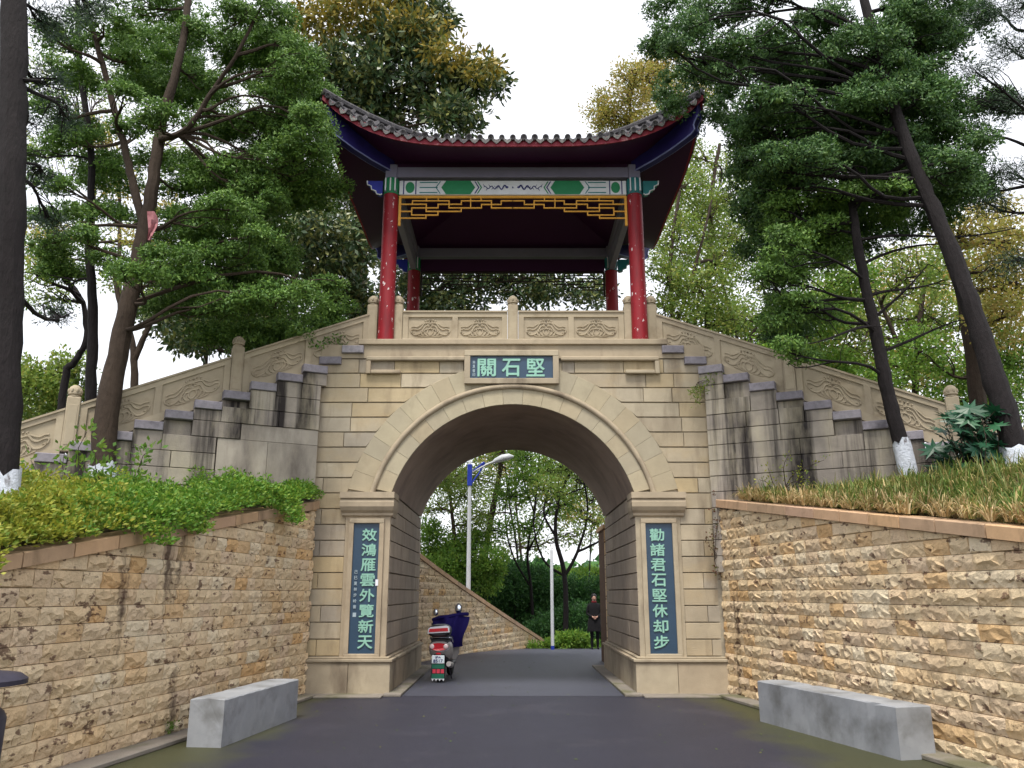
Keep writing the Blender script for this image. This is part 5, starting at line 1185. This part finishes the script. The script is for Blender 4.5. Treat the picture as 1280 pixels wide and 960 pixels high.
lite('background_tree', 'wide yellow green crown stretching behind the right staircase', [([(1120, 640), (1110, 500), (1090, 400)], 1.3)], [(1000, 420, 60, 36), (1060, 380, 60, 40), (1130, 350, 60, 44), (1190, 400, 60, 44), (1250, 380, 50, 50), (1100, 450, 70, 30), (1190, 470, 60, 30), (1260, 460, 50, 34), (1240, 280, 50, 40), (1040, 460, 60, 26)], 25, 'autumn', 1150, 16, .15, .065, dy=2.5)
lite('background_tree', 'fresh green tree low behind the far end of the right staircase', [([(1240, 640), (1235, 540), (1230, 470)], 1.1)], [(1220, 470, 46, 34), (1260, 500, 40, 34), (1190, 500, 40, 24), (1270, 440, 34, 34), (1150, 440, 40, 30)], 17, 'lime_leaf', 560, 16, .1, .05)
# trees seen through the arch
g2 = 'trees beyond the arch'
lite('roadside_tree', 'tall straight brown trunk leaning right just beside the lamp head', [([(594, 790), (605, 700), (618, 630), (630, 560), (640, 480)], 1.6)], [(620, 565, 30, 16), (650, 560, 30, 14), (600, 545, 40, 16), (560, 590, 26, 18)], 33, 'light', 200, 14, .16, .08, r=.1, group=g2)
lite('roadside_tree', 'leafy tree with yellow green crown left of the lamp pole through the arch', [([(575, 790), (572, 700), (565, 640), (560, 590)], 1.2)], [(555, 600, 26, 20), (580, 620, 24, 16), (545, 630, 20, 16), (600, 600, 26, 18), (590, 655, 26, 20)], 31, 'light', 320, 16, .13, .06, r=.09, group=g2)
lite('roadside_tree', 'many stemmed dark tree in the middle of the arch view', [([(668, 800), (664, 735), (660, 690), (668, 640), (675, 570)], 1.0), ([(660, 690), (680, 650), (700, 600), (705, 560)], .6), ([(664, 735), (640, 690), (632, 640), (640, 580)], .6), ([(668, 640), (655, 600), (650, 560)], .4)], [(660, 600, 28, 20), (690, 590, 26, 20), (640, 620, 22, 18), (700, 630, 24, 18), (665, 570, 34, 12), (620, 660, 20, 14), (655, 660, 24, 14)], 32, 'lime_leaf', 400, 14, .14, .07, r=.07, group=g2, bark='bark', limb=.03)
lite('roadside_tree', 'black twisting branched tree above the hedge on the right of the arch', [([(708, 800), (706, 720), (695, 670), (700, 620), (720, 580)], 1.2), ([(706, 720), (722, 690), (735, 640), (728, 590)], .8), ([(695, 670), (680, 640), (690, 600)], .6), ([(722, 690), (750, 676), (770, 660)], .6), ([(700, 620), (730, 610), (745, 600)], .4), ([(706, 720), (680, 700), (668, 660), (672, 620)], .6)], [(720, 600, 24, 18), (745, 620, 18, 20), (700, 580, 26, 14), (738, 650, 20, 12), (690, 610, 24, 18), (750, 590, 24, 16)], 30, 'light', 330, 12, .12, .06, r=.085, group=g2, bark='bark', limb=.03)
lite('roadside_tree', 'airy light green crown high in the middle of the arch view', [([(650, 800), (652, 700), (645, 620), (650, 560)], .7)], [(600, 570, 40, 20), (650, 580, 44, 24), (700, 590, 40, 24), (730, 620, 30, 24), (560, 600, 34, 22), (640, 620, 34, 20), (690, 640, 34, 20), (600, 640, 26, 20), (720, 670, 34, 16), (650, 680, 40, 16)], 38, 'light', 760, 14, .16, .075, r=.1, group=g2, ntw=22, dy=2.5)
lite('roadside_tree', 'thin pole like trunks with sparse crown behind the hedge', [([(735, 800), (738, 700), (742, 620), (740, 570)], .5), ([(650, 800), (648, 700), (636, 620), (630, 560)], .8)], [(740, 590, 24, 18), (720, 640, 24, 18), (752, 650, 18, 18), (620, 580, 26, 16), (680, 610, 30, 16)], 36, 'autumn', 200, 12, .15, .07, r=.08, group=g2, bark='bark', ntw=22)
def bush(name, label, cat, blobs, Y, leaf, ncl, per, L_, W_, rc=.22, dy=.8, group=None, ground=None):
    bl = B(blobs, Y, dy); c = bl[0][0]; rt = root(name, (c[0], c[1], (ground if ground is not None else G(c[1]))), label, cat, group)
    V, Q, en = tufts(bl, ncl, per, L_, W_, rc, .2, shell=.5); fastmesh('foliage', V, Q, M[leaf], rt); mb = MB()
    for e in en:
        for q in e[rng.permutation(len(e))[:5]]: mb.tube([tuple(v) for v in bend((c[0] + rng.uniform(-.4, .4), c[1], ORG[rt][2]), q, 4, .06)], [.03, .025, .02, .015, .008], 5, False)
    mb.build('stems', M['bark'], rt, True); return rt
bush('shrub', 'bright yellow green shrub above the far sloping wall left in the arch', 'shrub', [(545, 680, 26, 20), (575, 700, 30, 22), (555, 715, 30, 20), (600, 725, 26, 20), (590, 680, 24, 16), (535, 660, 14, 10), (615, 700, 20, 16)], 31, 'lime_leaf', 800, 20, .14, .065, .26)
bush('shrub', 'large dark green shrub in the centre of the arch view', 'shrub', [(630, 735, 34, 26), (655, 750, 34, 28), (610, 760, 26, 18), (645, 780, 36, 16), (675, 735, 24, 26), (680, 770, 26, 20), (640, 715, 28, 14)], 33, 'hedge', 1300, 20, .14, .06, .26)
bush('clipped_hedge', 'dark hedge behind the standing person right of the slim white pole', 'hedge', [(715, 745, 30, 24), (745, 745, 26, 24), (700, 770, 26, 26), (735, 780, 34, 24), (760, 760, 26, 34)], 34, 'hedge', 1100, 20, .13, .055, .26)
bush('grass_bank', 'bright green hedge top lit behind the dark hedge', 'hedge', [(715, 722, 30, 7), (745, 718, 26, 8), (690, 722, 22, 8)], 38, 'lime_leaf', 500, 18, .13, .06, .2)
bush('low_plants', 'low leafy roadside plants at the foot of the slim white pole', 'plants', [(700, 806, 20, 9), (730, 808, 18, 8), (715, 798, 20, 6), (670, 812, 12, 5)], 28, 'lime_leaf', 380, 14, .12, .06, .14, dy=.3)
bush('understory_shrub', 'dark shadowy shrubs behind the low roadside plants', 'shrub', [(690, 785, 30, 18), (720, 775, 26, 22), (655, 795, 24, 12)], 31, 'hedge', 600, 18, .12, .055, .2)
# distant wood closing the horizon
V = []; Cs = []; 
for i in range(420):
    a = rng.uniform(-1, 1); y = rng.uniform(60, 90); x = a * y * .9; r = rng.uniform(2.2, 4); n = 90; d = sphere_pts(n); Cs.append(np.array((x, y, -2.4 + r * .8)) + d * r * (1, 1, .9))
C = np.concatenate(Cs); V, Q = leafquads(C, rng.normal(size=C.shape), 1.1, .8); o = fastmesh('distant_wood', V, Q, M['hedge']); tag(o, 'distant wood closing the view beyond the road', 'wood', kind='stuff')

# ------------------------------------------------------------------ planting on the terraces
Cs = []; Ds = []; Cy = []; Dy = []
for i in range(8200):
    y = rng.uniform(5.4, 13.6); wx = 3.3 + .135 * (13.74 - y); over = .12 + .16 * max(0, math.sin(y * 2.1 + 1.2) + .5 * math.sin(y * 5.3)); e = rng.uniform(-over, 2.6) if i < 5600 else rng.uniform(-over, .55); x = -(wx + e)
    edge = min(1, (e + .2) / .5); bump = .5 + .5 * math.sin(x * 3.1 + 1) * math.sin(y * 2.3); hgt = (.14 + .26 * bump) * edge + .05
    hgt *= .55 + .9 * (.5 + .5 * math.sin(x * 9 + 3 * math.sin(y * 4)) * math.sin(y * 7.3 + x * 2))
    z = terrace_z(x, y) + rng.uniform(.3, 1) * hgt - max(0, -e - .07) * 1.1 + (.13 if e < .3 else .04)
    yel = (y < 9.3 + 1.2 * math.sin(x * 2) + rng.uniform(-.8, .8))
    d = sphere_pts(13); d[:, 2] = np.abs(d[:, 2]) * .7; c = np.array((x, y, z)) + d * rng.uniform(.01, .09, (13, 1))
    (Cy if yel else Cs).append(c); (Dy if yel else Ds).append(d)
for nm, lab, C_, D_, m in (('ground_cover', 'bright green small leaved ground cover spilling over the left coping', Cs, Ds, 'cover'), ('ground_cover', 'yellow tinged small leaved ground cover nearest the left edge', Cy, Dy, 'covery')):
    C = np.concatenate(C_); V, Q = leafquads(C, np.concatenate(D_), rng.uniform(.035, .07, len(C)), .028); tag(fastmesh(nm, V, Q, M[m]), lab, 'ground cover', kind='stuff')
# arching blades on the right
def blades(nclump, per, emin, emax, lo, hi, m, nm, lab):
    V = []; Q = []
    for i in range(nclump):
        y = rng.uniform(5.2, 13.3); wx = 3.42 + .16 * (13.74 - y); e = rng.uniform(emin, emax); x0 = wx + e; z = terrace_z(x0, y) + (.08 if e < .35 else .0); big = rng.uniform(.75, 1.25)
        for k in range(per):
            a = rng.uniform(0, 2 * math.pi); L_ = rng.uniform(lo, hi) * big; lean = rng.uniform(.2, 1.15); dx, dy = math.cos(a), math.sin(a); wv = rng.uniform(.0045, .009); px_, py_ = -dy * wv, dx * wv; b = len(V); x = x0 + dx * .03; yy = y + dy * .03
            for t, wk in ((0, .7), (.3, 1), (.6, .9), (.85, .55), (1, .1)):
                r_ = L_ * lean * .85 * t ** 1.4; h = L_ * (t * (1.15 - .25 * lean) - .75 * lean * t ** 3); V += [(x + dx * r_ + px_ * wk, yy + dy * r_ + py_ * wk, z + h), (x + dx * r_ - px_ * wk, yy + dy * r_ - py_ * wk, z + h)]
            Q += [(b + q, b + q + 1, b + q + 3, b + q + 2) for q in (0, 2, 4, 6)]
    tag(fastmesh(nm, V, Q, M[m]), lab, 'grass', kind='stuff')
blades(240, 20, .06, .5, .14, .30, 'straw', 'border_grass', 'straw coloured grass blades hanging over the right coping')
blades(900, 22, .14, 2.9, .16, .34, 'liri', 'border_grass', 'green and straw grass tufts on the right terrace behind the dry edge')
def sprig(name, label, base, tips, leaf, L_, W_, per=16, rc=.12, r=.012, cat='shrub', bark='bark2'):
    base = np.array(base); rt = root(name, tuple(base), label, cat); mb = MB(); Cs = []; Ds = []
    for t in tips:
        t = np.array(t); p = bend(base, t, 6, .08); mb.tube([tuple(q) for q in p], [r * (1 - .12 * i) for i in range(7)], 5)
        for q in p[3:]:
            d = sphere_pts(per); Cs.append(q + d * rng.uniform(.02, rc, (per, 1))); Ds.append(d + (0, 0, .2))
    C = np.concatenate(Cs); V, Q = leafquads(C, np.concatenate(Ds), rng.uniform(L_ * .6, L_ * 1.2, len(C)), W_); mb.build('stems', M[bark], rt, True); fastmesh('foliage', V, Q, M[leaf], rt); return rt
sprig('young_shrub', 'young leafy shrub standing in front of the whitewashed left trunk', at(108, 690, 10.4), [at(*q, 10.4 + rng.uniform(-.4, .4)) for q in ((38, 575), (55, 600), (80, 565), (108, 540), (118, 560), (135, 565), (165, 580), (188, 562), (120, 598), (92, 605), (70, 625), (152, 605), (25, 625), (175, 610), (105, 580), (45, 640))], 'lime_leaf', .10, .05, 15, .15)
sprig('dark_shrub', 'small rounded dark shrub at the gate end of the left ground cover', at(305, 620, 12.9), [at(*q, 12.9) for q in ((285, 600), (300, 592), (318, 598), (330, 606), (275, 610), (345, 612))], 'cover', .06, .03, 26, .1)
sprig('wispy_shrub', 'wispy half bare shrub against the right staircase wall', at(975, 625, 12.6), [at(*q, 12.6) for q in ((950, 600), (985, 570), (1000, 590), (1030, 575), (960, 585), (1015, 600))], 'covery', .05, .025, 7, .1)
sprig('wall_fern', 'small green plant rooted in the right corner joint of the gate', at(872, 478, 13.62), [at(*q, 13.58) for q in ((866, 492), (880, 490), (890, 478), (870, 505), (898, 470))], 'light', .06, .02, 14, .07, .006, 'plant')
sprig('dry_creeper', 'dry brown creeper clinging to the joint right of the gate', at(893, 700, 13.62), [at(*q, 13.6) for q in ((890, 640), (896, 615), (900, 655), (886, 670), (898, 720))], 'dry', .05, .03, 7, .07, .006, 'plant')
# large palmate leaves of the right shrub, each leaf its own piece
ft = root('palmate_shrub', tuple(at(1215, 640, 10.9)), 'glossy dark shrub with big hand shaped leaves between the right trunks', 'shrub')
pal = []; nl = 9
for k in range(nl):
    a = R(-140 + 280 * k / (nl - 1)); L_ = .20 * (1 - .25 * abs(k - 4) / 4); pal += [((L_ * math.sin(a)), (L_ * math.cos(a)))]
    if k < nl - 1: a2 = R(-140 + 280 * (k + .5) / (nl - 1)); pal += [(.085 * math.sin(a2), .085 * math.cos(a2))]
pal = [(0, -.02)] + pal
V = [(x, y, -.35 * (x * x + y * y)) for x, y in pal] + [(0, .03, .012)]; c_ = len(V) - 1
lm = raw_mesh('leaf', V, [(i, (i + 1) % c_, c_) for i in range(c_)], M['fatsia'])
mb = MB(); base = at(1215, 640, 10.9)
for i in range(150):
    q = at(1216 + rng.normal() * 24, rng.uniform(510, 612), 10.9 + rng.uniform(-.4, .35)); o = link('leaf', lm, ft); o.location = q - ORG[ft]; o.rotation_euler = (rng.uniform(.2, 1.2), rng.uniform(-.5, .5), rng.uniform(-1.2, 1.2)); s_ = rng.uniform(.8, 1.35); o.scale = (s_, s_, s_)
    mb.tube([tuple(v) for v in bend(base, q, 4, .08)], [.012, .009, .007, .005, .004], 4, False)
mb.build('stems', M['bark2'], ft, True)
# weeds at the wall foot, litter on the road
for i, (px, py, y, lab) in enumerate(((176, 930, 9.75, 'small green weed at the foot of the left wall'), (1180, 905, 9.6, 'small green weed at the foot of the right wall behind the bench'))):
    c = at(px, py, y); c[2] = .05; c[0] = -3.86 if i == 0 else 4.05; tip = [c + (rng.uniform(-.1, .1), rng.uniform(-.1, .1), rng.uniform(.05, .12)) for _ in range(7)]
    sprig('weed', lab, c, tip, 'lime_leaf', .04, .012, 9, .04, .003, 'plant')
mb = MB()
for i in range(150):
    x, y = rng.uniform(-3.1, 3.1), rng.uniform(8.5, 22); a = rng.uniform(0, 3.1); s_ = rng.uniform(.01, .03); z = G(y) + .009
    if abs(x) > 1.65 and y > 13.4: continue
    mb.add([(x, y, z), (x + s_ * math.cos(a), y + s_ * math.sin(a), z + .006), (x + s_ * 1.6 * math.cos(a + .5), y + s_ * 1.6 * math.sin(a + .5), z + .002), (x + s_ * math.cos(a + 1), y + s_ * math.sin(a + 1), z + .008)], [(0, 1, 2, 3)])
tag(mb.build('fallen_leaves', M['light']), 'tiny scattered leaves and chips on the road', 'litter', kind='stuff')
